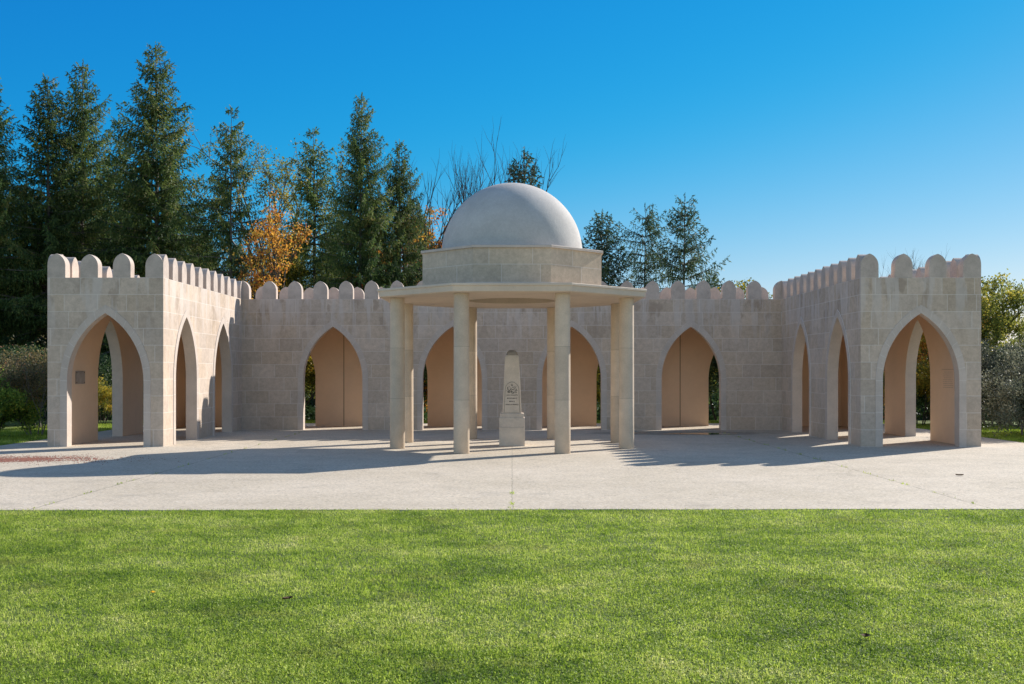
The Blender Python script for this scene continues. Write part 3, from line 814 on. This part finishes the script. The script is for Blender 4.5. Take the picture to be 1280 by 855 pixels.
def branching(seed, Ht, spread, levels=4, split=3, r0=.14, stems=1, up=.55, fork=.45, first=.28):
    """recursive skeleton -> paths, radii, tips"""
    g = random.Random(seed); paths = []; radii = []; tips = []
    def grow(p, d, L, r, lev):
        n = 5; pts = [p]; q = Vector(p); dd = Vector(d)
        for i in range(n):
            dd = (dd+Vector((g.gauss(0, .10), g.gauss(0, .10), g.gauss(0, .07)+.03*up))).normalized()
            q = q+dd*(L/n); pts.append(tuple(q))
            if lev <= 1 or i >= 2: tips.append((tuple(q), lev))
        paths.append(np.array([tuple(x) for x in pts])); radii.append(np.linspace(r, r*.55 if lev > 0 else r*.25, n+1))
        if lev == 0: return
        m = split if lev < levels else split+1
        for i in range(m):
            a = 6.283*(i+g.random()*.6)/m
            perp = dd.cross(Vector((math.cos(a), math.sin(a), .3))).normalized()
            nd = (dd*(1-fork)+perp*fork*spread+Vector((0, 0, .25*up))).normalized()
            k = g.randint(3, 5) if i < m-1 else 5
            grow(pts[k], nd, L*g.uniform(.58, .82), r*.56, lev-1)
    for s_ in range(stems):
        a = 6.283*s_/stems+g.random(); t = .0 if stems == 1 else .28
        grow(Vector((.12*math.cos(a)*(stems > 1), .12*math.sin(a)*(stems > 1), -.3)), Vector((t*math.cos(a), t*math.sin(a), 1)).normalized(), Ht*first+.3, r0, levels)
    allp = np.concatenate(paths); zmax = allp[:, 2].max()
    k = Ht/zmax
    paths = [p*k for p in paths]; tips = [(np.array(t)*k, l) for t, l in tips]
    return paths, radii, tips

def broadleaf(seed, Ht, spread, mat, bark='barkdark', leaves=16000, size=.13, radius=.35, keep=1.0, levels=4, split=3, r0=.14, stems=1, up=.55, fork=.45, lowlim=0.0, first=.28, hilim=2.0):
    paths, radii, tips = branching(seed, Ht, spread, levels, split, r0, stems, up, fork, first)
    TV, TF = tube_np(paths, radii, 5)
    trunk = np_mesh('trunk', TV, TF, [M[bark]], smooth=True)
    if not leaves: return trunk, None
    g = np.random.default_rng(seed+5)
    T_ = np.array([t for t, l in tips if l <= 2 and t[2] > lowlim])
    T_ = T_[(g.random(len(T_)) < keep) & (T_[:, 2] < Ht*hilim)]
    w_ = g.uniform(.2, 1.6, len(T_))**1.5; w_ /= w_.sum()
    idx = g.choice(len(T_), leaves, p=w_)
    off = g.normal(0, 1, (leaves, 3)); off = unit(off)*(g.random(leaves)**.6)[:, None]*radius
    off[:, 2] *= .7
    c = T_[idx]+off
    c[:, 2] = np.maximum(c[:, 2], .05+g.random(leaves)*.2)
    d = unit(g.normal(0, 1, (leaves, 3))+np.array([0, 0, -.3])); s = unit(np.cross(d, g.normal(0, 1, (leaves, 3))))
    V, F = quads_from(c, d, s, g.uniform(.6, 1.2, leaves)*size, g.uniform(.5, .9, leaves)*size*.8)
    cl = g.normal(0, .22, len(T_))[idx]
    tint = np.clip(.45+cl+g.normal(0, .16, leaves), 0, 1)
    return trunk, np_mesh('crown', V, F, [M[mat]], attr=np.repeat(tint, 4))

def plant(name, label, cat, group, loc, meshes, rz=0.0, sc=1.0, parts=('trunk', 'crown')):
    e = empty(name, (loc[0], loc[1], float(ground_z(loc[0], loc[1]))), rz)
    e.scale = (sc if not isinstance(sc, tuple) else sc[0],)*2+((sc if not isinstance(sc, tuple) else sc[1]),)
    tag(e, label, cat, group)
    for me, pn in zip(meshes, parts):
        if me is None: continue
        o = bpy.data.objects.new(pn, me); COL.objects.link(o); o.parent = e
    return e

# spruce prototypes (height 20 each unless noted)
SP = {
 'wide':   (spruce(11, 20, 6.0, 1.6, 1.0, 1.1, .42, power=.88), 20),
 'full':   (spruce(12, 20, 5.8, 1.4, 1.0, 1.0, .36, power=.88), 20),
 'narrow': (spruce(13, 20, 4.6, 2.2, .95, 1.2, .3, power=.84), 20),
 'ragged': (spruce(14, 18, 4.8, 3.0, .66, 1.3, .45, power=.82), 18),
 'tall':   (spruce(15, 20, 3.6, 7.5, .9, 1.0, .3, bark='barkdark'), 20),
 'small':  (spruce(16, 11, 3.9, .6, 1.0, .7, .18, power=1.0, mat='needles_thin', clump=.85, step=.04, gap=.85), 11),
 'sparse': (spruce(17, 11, 3.0, 1.0, .58, 1.5, .45, mat='needles_thin', power=.5, twig=1.2, clump=.75, step=.05, gap=1.0), 11),
 'open':   (spruce(18, 11, 4.5, 1.0, .85, .9, .18, power=1.0, mat='needles_thin', clump=.8, step=.042, gap=1.0), 11),
}
def put_spruce(kind, xp, ytop, Z, label, group='spruces behind the arcade', rz=0.0, wide=1.0):
    (meshes, h0) = SP[kind]
    X = (xp-640)*Z/FPX; h = CAMH+(HOR-ytop)*Z/FPX - float(ground_z(X, Z))
    s = h/h0
    return plant('spruce_tree', label, 'tree', group, (X, Z), meshes, rz, (s*wide, s))
put_spruce('wide', -22, 78, 60, 'big dark spruce cut by the left edge of the photo', rz=.5)
put_spruce('narrow', 60, 97, 61, 'narrow spruce, second from the left edge, shorter than its right neighbour', rz=1.0, wide=1.1)
put_spruce('full', 104, 78, 63, 'tall olive green spruce above the left pavilion front', rz=2.2, wide=.85)
put_spruce('wide', 197, 56, 62, 'tallest spruce of all, pale trunk showing, above the left pavilion corner', rz=3.9, wide=1.0)
put_spruce('ragged', 150, 150, 68, 'ragged spruce filling the gap to the left of the tallest spruce', rz=4.0)
put_spruce('ragged', 289, 137, 60, 'thin see-through spruce with a straight stem beside a pale yellow birch', rz=.8, wide=.85)
put_spruce('narrow', 368, 285, 66, 'short dark spruce in front of the orange maple', rz=5.1, wide=1.1)
put_spruce('ragged', 392, 163, 63, 'spruce with a bent shoulder branch directly left of the tallest middle spruce', rz=3.2, wide=1.0)
put_spruce('wide', 450, 119, 60, 'tallest spruce of the middle clump, left of the dome', rz=1.3, wide=.80)
put_spruce('full', 499, 177, 62, 'broad spruce at the right end of the middle clump', rz=5.0, wide=.82)
put_spruce('open', 653, 188, 85, 'spruce tip peeping over the top of the dome', rz=.4, wide=.9)
put_spruce('small', 752, 268, 70, 'dense small spruce directly right of the dome', rz=1.9, wide=1.05)
put_spruce('sparse', 806, 256, 72, 'thin spruce with forked top and almost bare branches', rz=2.0, wide=.85)
put_spruce('open', 853, 246, 70, 'open broad spruce, rightmost of the three right of the dome', rz=5.4, wide=.92)
put_spruce('small', 890, 340, 78, 'little spruce tip low at the foot of the open broad spruce', rz=3.3)
# the wood further back on the left
k = 0
wood = [(-60,150,72),(-5,190,78),(35,230,74),(85,210,80),(128,200,76),(165,235,82),(215,205,78),(248,260,74),
        (20,330,66),(70,300,70),(110,320,68),(175,330,66),(235,330,67),(300,300,80),(325,340,70),(420,260,74),(470,250,76),(520,255,72),(545,300,70),(-100,160,70)]
adj = ['']
for i, (xp, yt, Z) in enumerate(wood):
    put_spruce(('tall', 'narrow', 'tall', 'full')[i % 4], xp, yt, Z, 'dark spruce deep in the shaded wood behind the front row of spruces', 'shaded spruces deep in the wood', rz=i*1.1, wide=1.0)
# autumn trees
brd = [
 ('birch_tree', 'pale yellow birch with thin drooping twigs behind the thin see-through spruce', (318, 150, 66), dict(seed=21, spread=.8, mat='olive', bark='barkpale', leaves=9000, size=.15, radius=.5, keep=.7)),
 ('maple_tree', 'golden orange maple glowing between the left and the middle spruces', (340, 244, 50), dict(seed=28, spread=.30, mat='gold', leaves=3000, size=.15, radius=.42, keep=.55)),
 ('maple_tree', 'rusty orange tree squeezed between the middle spruces and the dome', (546, 250, 74), dict(seed=23, spread=.9, mat='orange', leaves=9000, size=.20, radius=.5, keep=.6)),
 ('maple_tree', 'yellow tree low behind the parapet left of the middle spruces', (320, 318, 62), dict(seed=24, spread=1.2, mat='yellow', leaves=12000, size=.19, radius=.5, keep=.8)),
 ('maple_tree', 'yellow topped tree showing just over the parapet at the right inner corner', (958, 345, 66), dict(seed=25, spread=1.1, mat='yellow', leaves=9000, size=.18, radius=.5, keep=.6)),
]
for nm, lb, (xp, yt, Z), kw in brd:
    X = (xp-640)*Z/FPX; h = CAMH+(HOR-yt)*Z/FPX - float(ground_z(X, Z))
    plant(nm, lb, 'tree', None, (X, Z), broadleaf(Ht=h, r0=h*.013, **kw), rz=random.random()*6)
# leafless trees
for lb, (xp, yt, Z), sd_ in (('leafless multi-stemmed tree left of the dome with few orange leaves', (592, 150, 66), 31), ('leafless tree with fine twigs behind the right pavilion parapet', (1148, 308, 62), 33)):
    X = (xp-640)*Z/FPX; h = CAMH+(HOR-yt)*Z/FPX - float(ground_z(X, Z))
    ms = broadleaf(sd_, h, .62, 'orange', 'barkdark', leaves=260 if sd_ == 31 else 40, size=.17, radius=.3, levels=5, split=3, r0=h*.011, up=.9, fork=.38, stems=2, keep=.5, first=.26, hilim=.62)
    plant('bare_tree', lb, 'tree', None, (X, Z), ms, rz=.6)
# broad autumn trees at the right end, and the shrubs
def bl(nm, cat, lb, X, Z, h, kw, group=None, rz=0.0, proto=None):
    ms = broadleaf(Ht=h, **kw); plant(nm, lb, cat, group, (X, Z), ms, rz); return ms
olive_kw = dict(mat='olive', leaves=19000, size=.12, radius=.42, r0=.12, first=.22)
bl('maple_tree', 'tree', 'olive and gold tree right of the right pavilion, nearest the building', 19.0, 43.0, 5.7, dict(seed=41, spread=1.25, **olive_kw))
bl('maple_tree', 'tree', 'olive and gold tree at the right edge of the photo', 22.4, 45.5, 6.1, dict(seed=42, spread=1.2, **olive_kw))
bl('maple_tree', 'tree', 'yellow tree seen through the right pavilion arch', 15.6, 44.5, 5.2, dict(seed=43, spread=1.2, mat='gold', leaves=14000, size=.12, radius=.4, r0=.09, first=.2))
bl('maple_tree', 'tree', 'orange leaved small tree at the back right corner of the arcade', 17.2, 49.0, 4.6, dict(seed=44, spread=1.2, mat='orange', leaves=12000, size=.13, radius=.4, r0=.08, first=.2))
shr = dict(stems=4, levels=3, split=3, first=.34, fork=.5)
SH = {
 'grey': broadleaf(51, 3.0, 1.3, 'greyleaf', 'barkpale', leaves=26000, size=.085, radius=.36, r0=.035, **shr),
 'yellow': broadleaf(52, 3.0, 1.2, 'yellow', 'barkdark', leaves=16000, size=.10, radius=.36, r0=.035, **shr),
 'olive': broadleaf(53, 3.0, 1.2, 'olive', 'barkdark', leaves=20000, size=.09, radius=.36, r0=.035, **shr),
 'dark': broadleaf(54, 3.0, 1.2, 'darkleaf', 'barkdark', leaves=28000, size=.09, radius=.38, r0=.035, **shr),
 'brown': broadleaf(55, 2.6, 1.1, 'brownleaf', 'barkpale', leaves=9000, size=.075, radius=.30, r0=.022, stems=6, levels=3, split=3, first=.36, fork=.35),
 'green': broadleaf(56, 1.9, 1.3, 'greenleaf', 'barkdark', leaves=15000, size=.085, radius=.30, r0=.025, **shr),
 'orange': broadleaf(57, 2.8, 1.2, 'orange', 'barkdark', leaves=9000, size=.10, radius=.34, r0=.03, **shr),
}
SHP = ('stems', 'foliage')
def shrub(kind, X, Z, sc, lb, group=None, rz=0.0):
    plant('shrub', lb, 'shrub', group, (X, Z), SH[kind], rz, sc, SHP)
shrub('green', -15.35, 32.7, 1.0, 'round bright green shrub with yellow leaves at the left edge')
shrub('green', -17.6, 37.6, 1.1, 'pale green shrub behind the round bright green one at the left edge', rz=2.0)
shrub('brown', -14.6, 33.9, .95, 'thin brown shrub between the green shrub and the left pavilion', rz=1.0)
shrub('brown', -16.4, 38.5, 1.15, 'tall reddish twiggy shrub behind the thin brown shrub', rz=3.0)
shrub('olive', -15.5, 38.2, .8, 'low olive shrub behind the brown shrub beside the left pavilion', rz=2.0)
shrub('yellow', -15.3, 41.2, .52, 'small golden shrub seen through the left pavilion arch', rz=.3)
shrub('dark', -18.6, 42.5, 1.0, 'dark evergreen shrub at the edge of the wood on the left', rz=1.3)
shrub('grey', 15.7, 33.8, .95, 'grey green bramble right of the right pavilion, nearest the pavement', rz=.2)
shrub('olive', 16.9, 32.9, .72, 'low olive and brown shrub in front of the brambles at the right edge', rz=4.2)
shrub('grey', 17.9, 35.4, 1.02, 'grey green bramble at the right edge of the photo', rz=2.2)
shrub('grey', 17.0, 39.5, 1.05, 'tall bramble behind the two front brambles on the right', rz=3.8)
for i, (X, Z) in enumerate(((19.3, 42.2), (21.6, 43.4), (23.6, 41.6), (15.8, 47.6), (18.6, 48.6), (13.6, 49.5))):
    plant('shrub', 'dark evergreen shrub closing the view behind the brambles on the right', 'shrub', 'dark shrubs behind the brambles on the right', (X, Z), SH['dark'], i*1.9, 1.0, SHP)
for i, (X, Z) in enumerate(((-20.5, 40.5), (-16.9, 45.5), (-19.0, 47.5), (-22.5, 44.0))):
    plant('shrub', 'dark evergreen shrub at the foot of the spruces on the left', 'shrub', 'dark shrubs at the foot of the spruces', (X, Z), SH['dark'], i*1.9, .9, SHP)
shrub('yellow', 14.9, 40.3, .8, 'yellow shrub seen through the side of the right pavilion', rz=2.9)
shrub('orange', 13.9, 43.6, .95, 'orange shrub seen low through the right pavilion arch', rz=1.9)
rear = [(-11.8, 45.2, 'olive', 1.1, 'olive shrub behind the left rear corner of the arcade'),
        (-9.0, 45.0, 'yellow', 1.25, 'gold and green shrub seen through the leftmost court arch'),
        (-7.2, 46.4, 'olive', 1.35, 'olive shrub beside the gold one behind the leftmost court arch'),
        (-4.4, 45.0, 'dark', 1.3, 'dark green shrub seen through the court arch left of the canopy'),
        (-2.7, 47.0, 'orange', 1.2, 'orange shrub behind the rear wall left of the obelisk'),
        (0.2, 46.0, 'olive', 1.3, 'olive shrub behind the middle of the rear wall'),
        (3.0, 46.8, 'yellow', 1.2, 'yellow shrub behind the rear wall right of the obelisk'),
        (4.3, 45.2, 'yellow', 1.3, 'bright yellow shrub seen through the court arch right of the obelisk'),
        (6.2, 47.0, 'olive', 1.25, 'olive shrub behind the rear wall left of the rightmost court arch'),
        (8.6, 44.8, 'dark', 1.4, 'dark green shrub seen through the rightmost court arch'),
        (11.2, 46.0, 'olive', 1.2, 'olive shrub behind the right rear corner of the arcade')]
for i, (X, Z, kd, sc, lb) in enumerate(rear): shrub(kd, X, Z, sc, lb, None, i*1.7)
for i in range(9):
    X = 12+i*3.6; Z = 56+(i % 3)*3.5; kd = ('olive', 'grey', 'dark', 'yellow')[i % 4]
    plant('shrub', 'tall mixed shrub of the hedge far behind the right end of the arcade', 'shrub', 'hedge shrubs far behind the right end', (X, Z), SH[kd], i*1.3, 1.45+.15*(i % 3), SHP)
# dark undergrowth of the wood: one mass of stuff
g = np.random.default_rng(77)
N = 110000
cx_ = g.uniform(-42, 46, N); cy_ = g.uniform(48, 62, N)
hh = 1.2+1.3*np.sin(cx_*.8)+1.0*np.sin(cx_*2.1+cy_*.7)+.6*np.sin(cy_*1.9)
cz_ = ground_z(cx_, cy_)+np.where(cx_ > 6, np.clip(hh*.7, .9, 2.2), np.clip(hh, .6, 3.4))*g.random(N)**.7
d = unit(g.normal(0, 1, (N, 3))); s = unit(np.cross(d, g.normal(0, 1, (N, 3))))
V, F = quads_from(np.stack([cx_, cy_, cz_], 1), d, s, g.uniform(.12, .28, N), g.uniform(.08, .18, N))
uo = bpy.data.objects.new('undergrowth', np_mesh('undergrowth', V, F, [M['darkleaf']], attr=np.repeat(np.clip(g.normal(.4, .25, N), 0, 1), 4)))
COL.objects.link(uo); tag(uo, 'dark leafy undergrowth on the floor of the wood behind the arcade', 'undergrowth', kind='stuff')
# far wood closing the view: distant tree rows
for i in range(22):
    X = -75+i*7.2+g.uniform(-2, 2); Z = 120+g.uniform(-10, 14)
    if X > -6 and X < 90:
        plant('maple_tree', 'low distant autumn tree far beyond the arcade', 'tree', 'distant autumn trees', (X, Z), SH['olive'], i, 2.2)
    else:
        m_, h0 = SP[('full', 'wide')[i % 2]]
        plant('spruce_tree', 'distant spruce closing the wood on the far left', 'tree', 'distant spruces', (X, Z), m_, i, 1.0)

# ------------------------------------------------------------------ lawn: real blades
def grass_mat():
    m, nt, bs = material('lawn_blades')
    a = nt.new('ShaderNodeAttribute', attribute_name='tint').outputs['Fac']
    P = nt.new('ShaderNodeNewGeometry').outputs['Position']
    mp = nt.new('ShaderNodeMapping', inp={'Vector': P, 'Scale': (.8, 1.0, 1.0)})
    n1 = nt.noise(mp.outputs[0], .8, 5, .6); n2 = nt.noise(P, 3.4, 4, .65)
    fac = nt.math('ADD', nt.math('MULTIPLY', a, .62), nt.math('ADD', nt.remap(n1, .34, .66, -.14, .38), nt.remap(n2, .32, .68, -.18, .24)), clamp=True)
    c = nt.ramp(fac, [(0, (.10, .18, .02)), (.3, (.26, .37, .04)), (.55, (.45, .55, .08)), (.8, (.60, .64, .17)), (1, (.70, .66, .30))])
    c = nt.mix(nt.math('MULTIPLY', nt.remap(nt.noise(P, 1.3, 5, .65), .56, .68), .5), c, (.30, .27, .09))
    nt.l.new(c, bs.inputs['Base Color']); bs.inputs['Roughness'].default_value = .6
    bs.inputs['Specular IOR Level'].default_value = .25
    tr = nt.new('ShaderNodeBsdfTranslucent'); nt.l.new(c, tr.inputs['Color'])
    mx = nt.new('ShaderNodeMixShader', inp={0: .5})
    nt.l.new(bs.outputs[0], mx.inputs[1]); nt.l.new(tr.outputs[0], mx.inputs[2])
    nt.l.new(mx.outputs[0], m.node_tree.nodes['Material Output'].inputs['Surface'])
    return m
M['grass'] = grass_mat()
def blades(g, x, y, hmin, hmax, wmin, wmax, lean=.55):
    n = len(x); z = ground_z(x, y)
    az = g.uniform(0, 6.283, n); h = g.uniform(hmin, hmax, n); wd = g.uniform(wmin, wmax, n)
    lz = np.abs(g.normal(0, lean, n)); la = g.uniform(0, 6.283, n)
    V = np.empty((n, 3, 3))
    V[:, 0] = np.stack([x-np.cos(az)*wd, y-np.sin(az)*wd, z], 1)
    V[:, 1] = np.stack([x+np.cos(az)*wd, y+np.sin(az)*wd, z], 1)
    V[:, 2] = np.stack([x+np.cos(la)*h*np.sin(lz), y+np.sin(la)*h*np.sin(lz), z+h*np.cos(np.minimum(lz, 1.3))], 1)
    return V
g = np.random.default_rng(5)
Vs = []; Ts = []
bands = [(5.8, 8, 7000), (8, 10.5, 5200), (10.5, 13, 4000), (13, 15.6, 3600)]
def relief(x, y): return .5+.5*np.sin(x*1.3+np.sin(y*.9)*2)*np.sin(y*1.1+np.sin(x*.7)*2)
for y0, y1, dn in bands:
    hw = y1*.5+1.6; n = int(dn*2*hw*(y1-y0))
    x = g.uniform(-hw, hw, n); y = g.uniform(y0, y1, n)
    edge = PY0+.011*x+.02*np.sin(x*1.7)+.012*np.sin(x*5.1)+.02*np.sin(x*9.3)
    cl = np.sin(x*23+3*np.sin(y*11))*np.sin(y*27+3*np.sin(x*9))+.6*np.sin(x*47+y*31)
    k = (y < edge+g.normal(0, .03, n)) & (g.random(n) < .62+.38*np.clip(cl+.4, -1, 1)); x = x[k]; y = y[k]; n = len(x)
    tall = (1+.35*relief(x*2.3, y*2.3))*(1+.45*relief(x*9, y*9))
    V = blades(g, x, y, .012, .025, .003, .0065, 1.15)
    base = V[:, 0, 2].copy(); V[:, 2, 2] = base+(V[:, 2, 2]-base)*tall
    sc = y/9.0
    Vs.append(V); t = np.clip(g.normal(.50, .22, n)+.22*(relief(x*7+3, y*8)-.5)+.14*(relief(x*2.9, y*3.3)-.5), 0, 1); Ts.append(t)
# clover leaves: little flat rosettes in patches
n = 420000
y = 5.8+9.5*g.random(n)**1.25; x = g.uniform(-1, 1, n)*(y*.5+1.5)
pm = np.sin(x*.9+1.3*np.sin(y*.6))*np.sin(y*.8+x*.35)+.35*np.sin(x*3.1)*np.sin(y*2.7)
k = pm > -.45+g.normal(0, .6, n); x = x[k]; y = y[k]; pm = pm[k]; n = len(x)
az = g.uniform(0, 6.28, n); r = g.uniform(.004, .0095, n); zz = g.uniform(.012, .034, n)+ground_z(x, y)
V = np.empty((n, 3, 3)); tl = g.normal(0, .7, (n, 3))
for q in range(3):
    V[:, q, 0] = x+r*np.cos(az+q*2.094); V[:, q, 1] = y+r*np.sin(az+q*2.094); V[:, q, 2] = zz+r*tl[:, q]
Vs.append(V); Ts.append(np.clip(g.normal(.50, .28, n)-.15*np.clip(pm, 0, 1), 0, 1))
# turf strips beside and behind the pavement
for (xa_, xb_, ya_, yb_, dn) in ((-17.5, PX0, 27, 41, 500), (PX1, 18.5, 27, 41, 500), (-15, 15, PY1, 44, 350)):
    n = int(dn*(xb_-xa_)*(yb_-ya_)); x = g.uniform(xa_, xb_, n); y = g.uniform(ya_, yb_, n)
    V = blades(g, x, y, .04, .08, .006, .012); Vs.append(V); Ts.append(np.clip(g.normal(.4, .2, n), 0, 1))
V = np.concatenate(Vs); T_ = np.concatenate(Ts)
gm = np_mesh('lawn_grass', V.reshape(-1, 3), np.arange(len(V)*3).reshape(-1, 3), [M['grass']], attr=np.repeat(T_, 3))
lo = bpy.data.objects.new('lawn_grass', gm); COL.objects.link(lo)
tag(lo, 'short mown bright green grass with clover in front of the pavement', 'grass', kind='stuff')
# weeds in the joints of the pavement
Vs = []; 
n = 1500; which = g.choice([-6.7, 0, 6.7], n, p=[.36, .12, .52]); y = np.where(which == 0, g.uniform(15.4, 18.6, n), 15.5+g.random(n)*20)
keep_ = np.sin(y*3.7+which)+np.sin(y*9.1) > .55; which = which[keep_]; y = y[keep_]; n = len(y)
V = blades(g, which+g.normal(0, .02, n), y, .02, .05, .004, .01, .9); V[:, :, 2] += .012
gm = np_mesh('joint_weeds', V.reshape(-1, 3), np.arange(n*3).reshape(-1, 3), [M['grass']], attr=np.repeat(g.uniform(.3, .8, n), 3))
wo = bpy.data.objects.new('joint_weeds', gm); COL.objects.link(wo); tag(wo, 'tufts of weed growing in the joints of the pavement', 'weeds', kind='stuff')
# red crushed brick spilled on the pavement at left
M['brick'] = leaf_mat('red_brick_grit', [(0, (.20, .07, .05)), (.6, (.32, .14, .10)), (1, (.14, .12, .10))], 0.0, .95)
n = 15000
a = g.uniform(0, 6.283, n); r = np.abs(g.normal(0, .55, n))
x = -11.1+2.2*r*np.cos(a); y = 24.2+.95*r*np.sin(a)+.16*np.sin(x*3)
kk = np.sin(x*5+y*3)+np.sin(y*9-x*2)+g.normal(0, .8, n)+1.0 > 0; x = x[kk]; y = y[kk]; n = len(x)
sz = g.uniform(.004, .017, n)*np.where(g.random(n) > .985, 1.6, 1)
V = np.empty((n, 4, 3)); az = g.uniform(0, 6.28, n)
for q in range(3):
    V[:, q, 0] = x+sz*np.cos(az+q*2.094); V[:, q, 1] = y+sz*np.sin(az+q*2.094); V[:, q, 2] = .002
V[:, 3] = np.stack([x, y, .002+sz*.9], 1)
I = np.arange(n)[:, None]*4
F = np.concatenate([I+np.array([[0, 1, 3]]), I+np.array([[1, 2, 3]]), I+np.array([[2, 0, 3]])])
gm = np_mesh('brick_grit', V.reshape(-1, 3), F, [M['brick']], attr=np.repeat(np.clip(g.normal(.5, .25, n), 0, 1), 4))
bo = bpy.data.objects.new('brick_grit', gm); COL.objects.link(bo); tag(bo, 'patch of reddish brick grit spilled on the pavement at left', 'grit', kind='stuff')
# puddle on the court pavement
m, nt, bs = material('shallow_puddle'); bs.inputs['Base Color'].default_value = (.055, .045, .035, 1); bs.inputs['Roughness'].default_value = .06; bs.inputs['Specular IOR Level'].default_value = .5
b = MB()
def blob(cx, cy, rx, ry, seed, z, n=40):
    q = random.Random(seed); ph = [q.uniform(0, 6.28) for _ in range(4)]
    return [(cx+rx*(1+.18*math.sin(2*t+ph[0])+.12*math.sin(3*t+ph[1])+.06*math.sin(7*t+ph[2]))*math.cos(t), cy+ry*(1+.15*math.sin(2*t+ph[3])+.08*math.sin(5*t+ph[0]))*math.sin(t), z) for t in [2*math.pi*i/n for i in range(n)]]
b.face(blob(5.9, 34.4, 1.0, .42, 3, .004)); b.face(blob(3.9, 34.9, .55, .2, 5, .004))
tag(b.build('puddle', m), 'thin brown puddle on the pavement before the rightmost court arch', 'puddle', kind='stuff')
# fallen leaves
M['deadleaf'] = plain_mat('dry_brown_leaf', (.10, .055, .03), .1, 20)
lf = [(8.25, 20.35, .07, 'dry curled leaf lying alone on the pavement at right', 'fallen leaf'),
      (-1.85, 9.1, .05, 'dry leaf lying in the lawn left of centre', 'fallen leaf'),
      (2.5, 7.8, .045, 'reddish dry leaf lying in the lawn near the bottom right', 'fallen leaf')]
for X, Y, s_, lb, ct in lf:
    b = MB(); n = 6
    for i in range(n):
        t0, t1 = i/n, (i+1)/n; w0, w1 = math.sin(math.pi*t0)**.7*.35, math.sin(math.pi*t1)**.7*.35
        zc = lambda t: .25*(t-.5)**2+.05
        for sg in (-1, 1):
            q = [((t0-.5), 0, zc(t0)), ((t1-.5), 0, zc(t1)), ((t1-.5), sg*w1, zc(t1)+.14), ((t0-.5), sg*w0, zc(t0)+.14)]
            b.face([(p[0]*s_*2, p[1]*s_*2, p[2]*s_*2) for p in (q if sg > 0 else q[::-1])])
    o = b.build('fallen_leaf', M['deadleaf'], loc=(X, Y, .03 if Y < 15 else .002)); o.rotation_euler = (0, 0, X*3); tag(o, lb, ct)
# dandelion in the lawn
M['petal'] = plain_mat('dandelion_yellow', (.75, .50, .02), .05, 20)
Xd, Yd = (191-640)*9.3/FPX, 9.3
e = empty('dandelion', (Xd, Yd, 0)); tag(e, 'single yellow dandelion flower in the lawn at left', 'flower')
b = MB(); b.prism([(.003*math.cos(a), .003*math.sin(a)) for a in [i*1.047 for i in range(6)]], -.01, .05); b.build('stem', M['grass'], e)
b = MB()
for k_ in range(3):
    for i in range(14):
        a = i*.449+k_*.2; r = .022-.006*k_; z = .05+.005*k_
        b.face([(0, 0, z), (r*math.cos(a-.2), r*math.sin(a-.2), z+.004), (r*1.1*math.cos(a), r*1.1*math.sin(a), z+.003), (r*math.cos(a+.2), r*math.sin(a+.2), z+.004)])
b.build('flower_head', M['petal'], e)
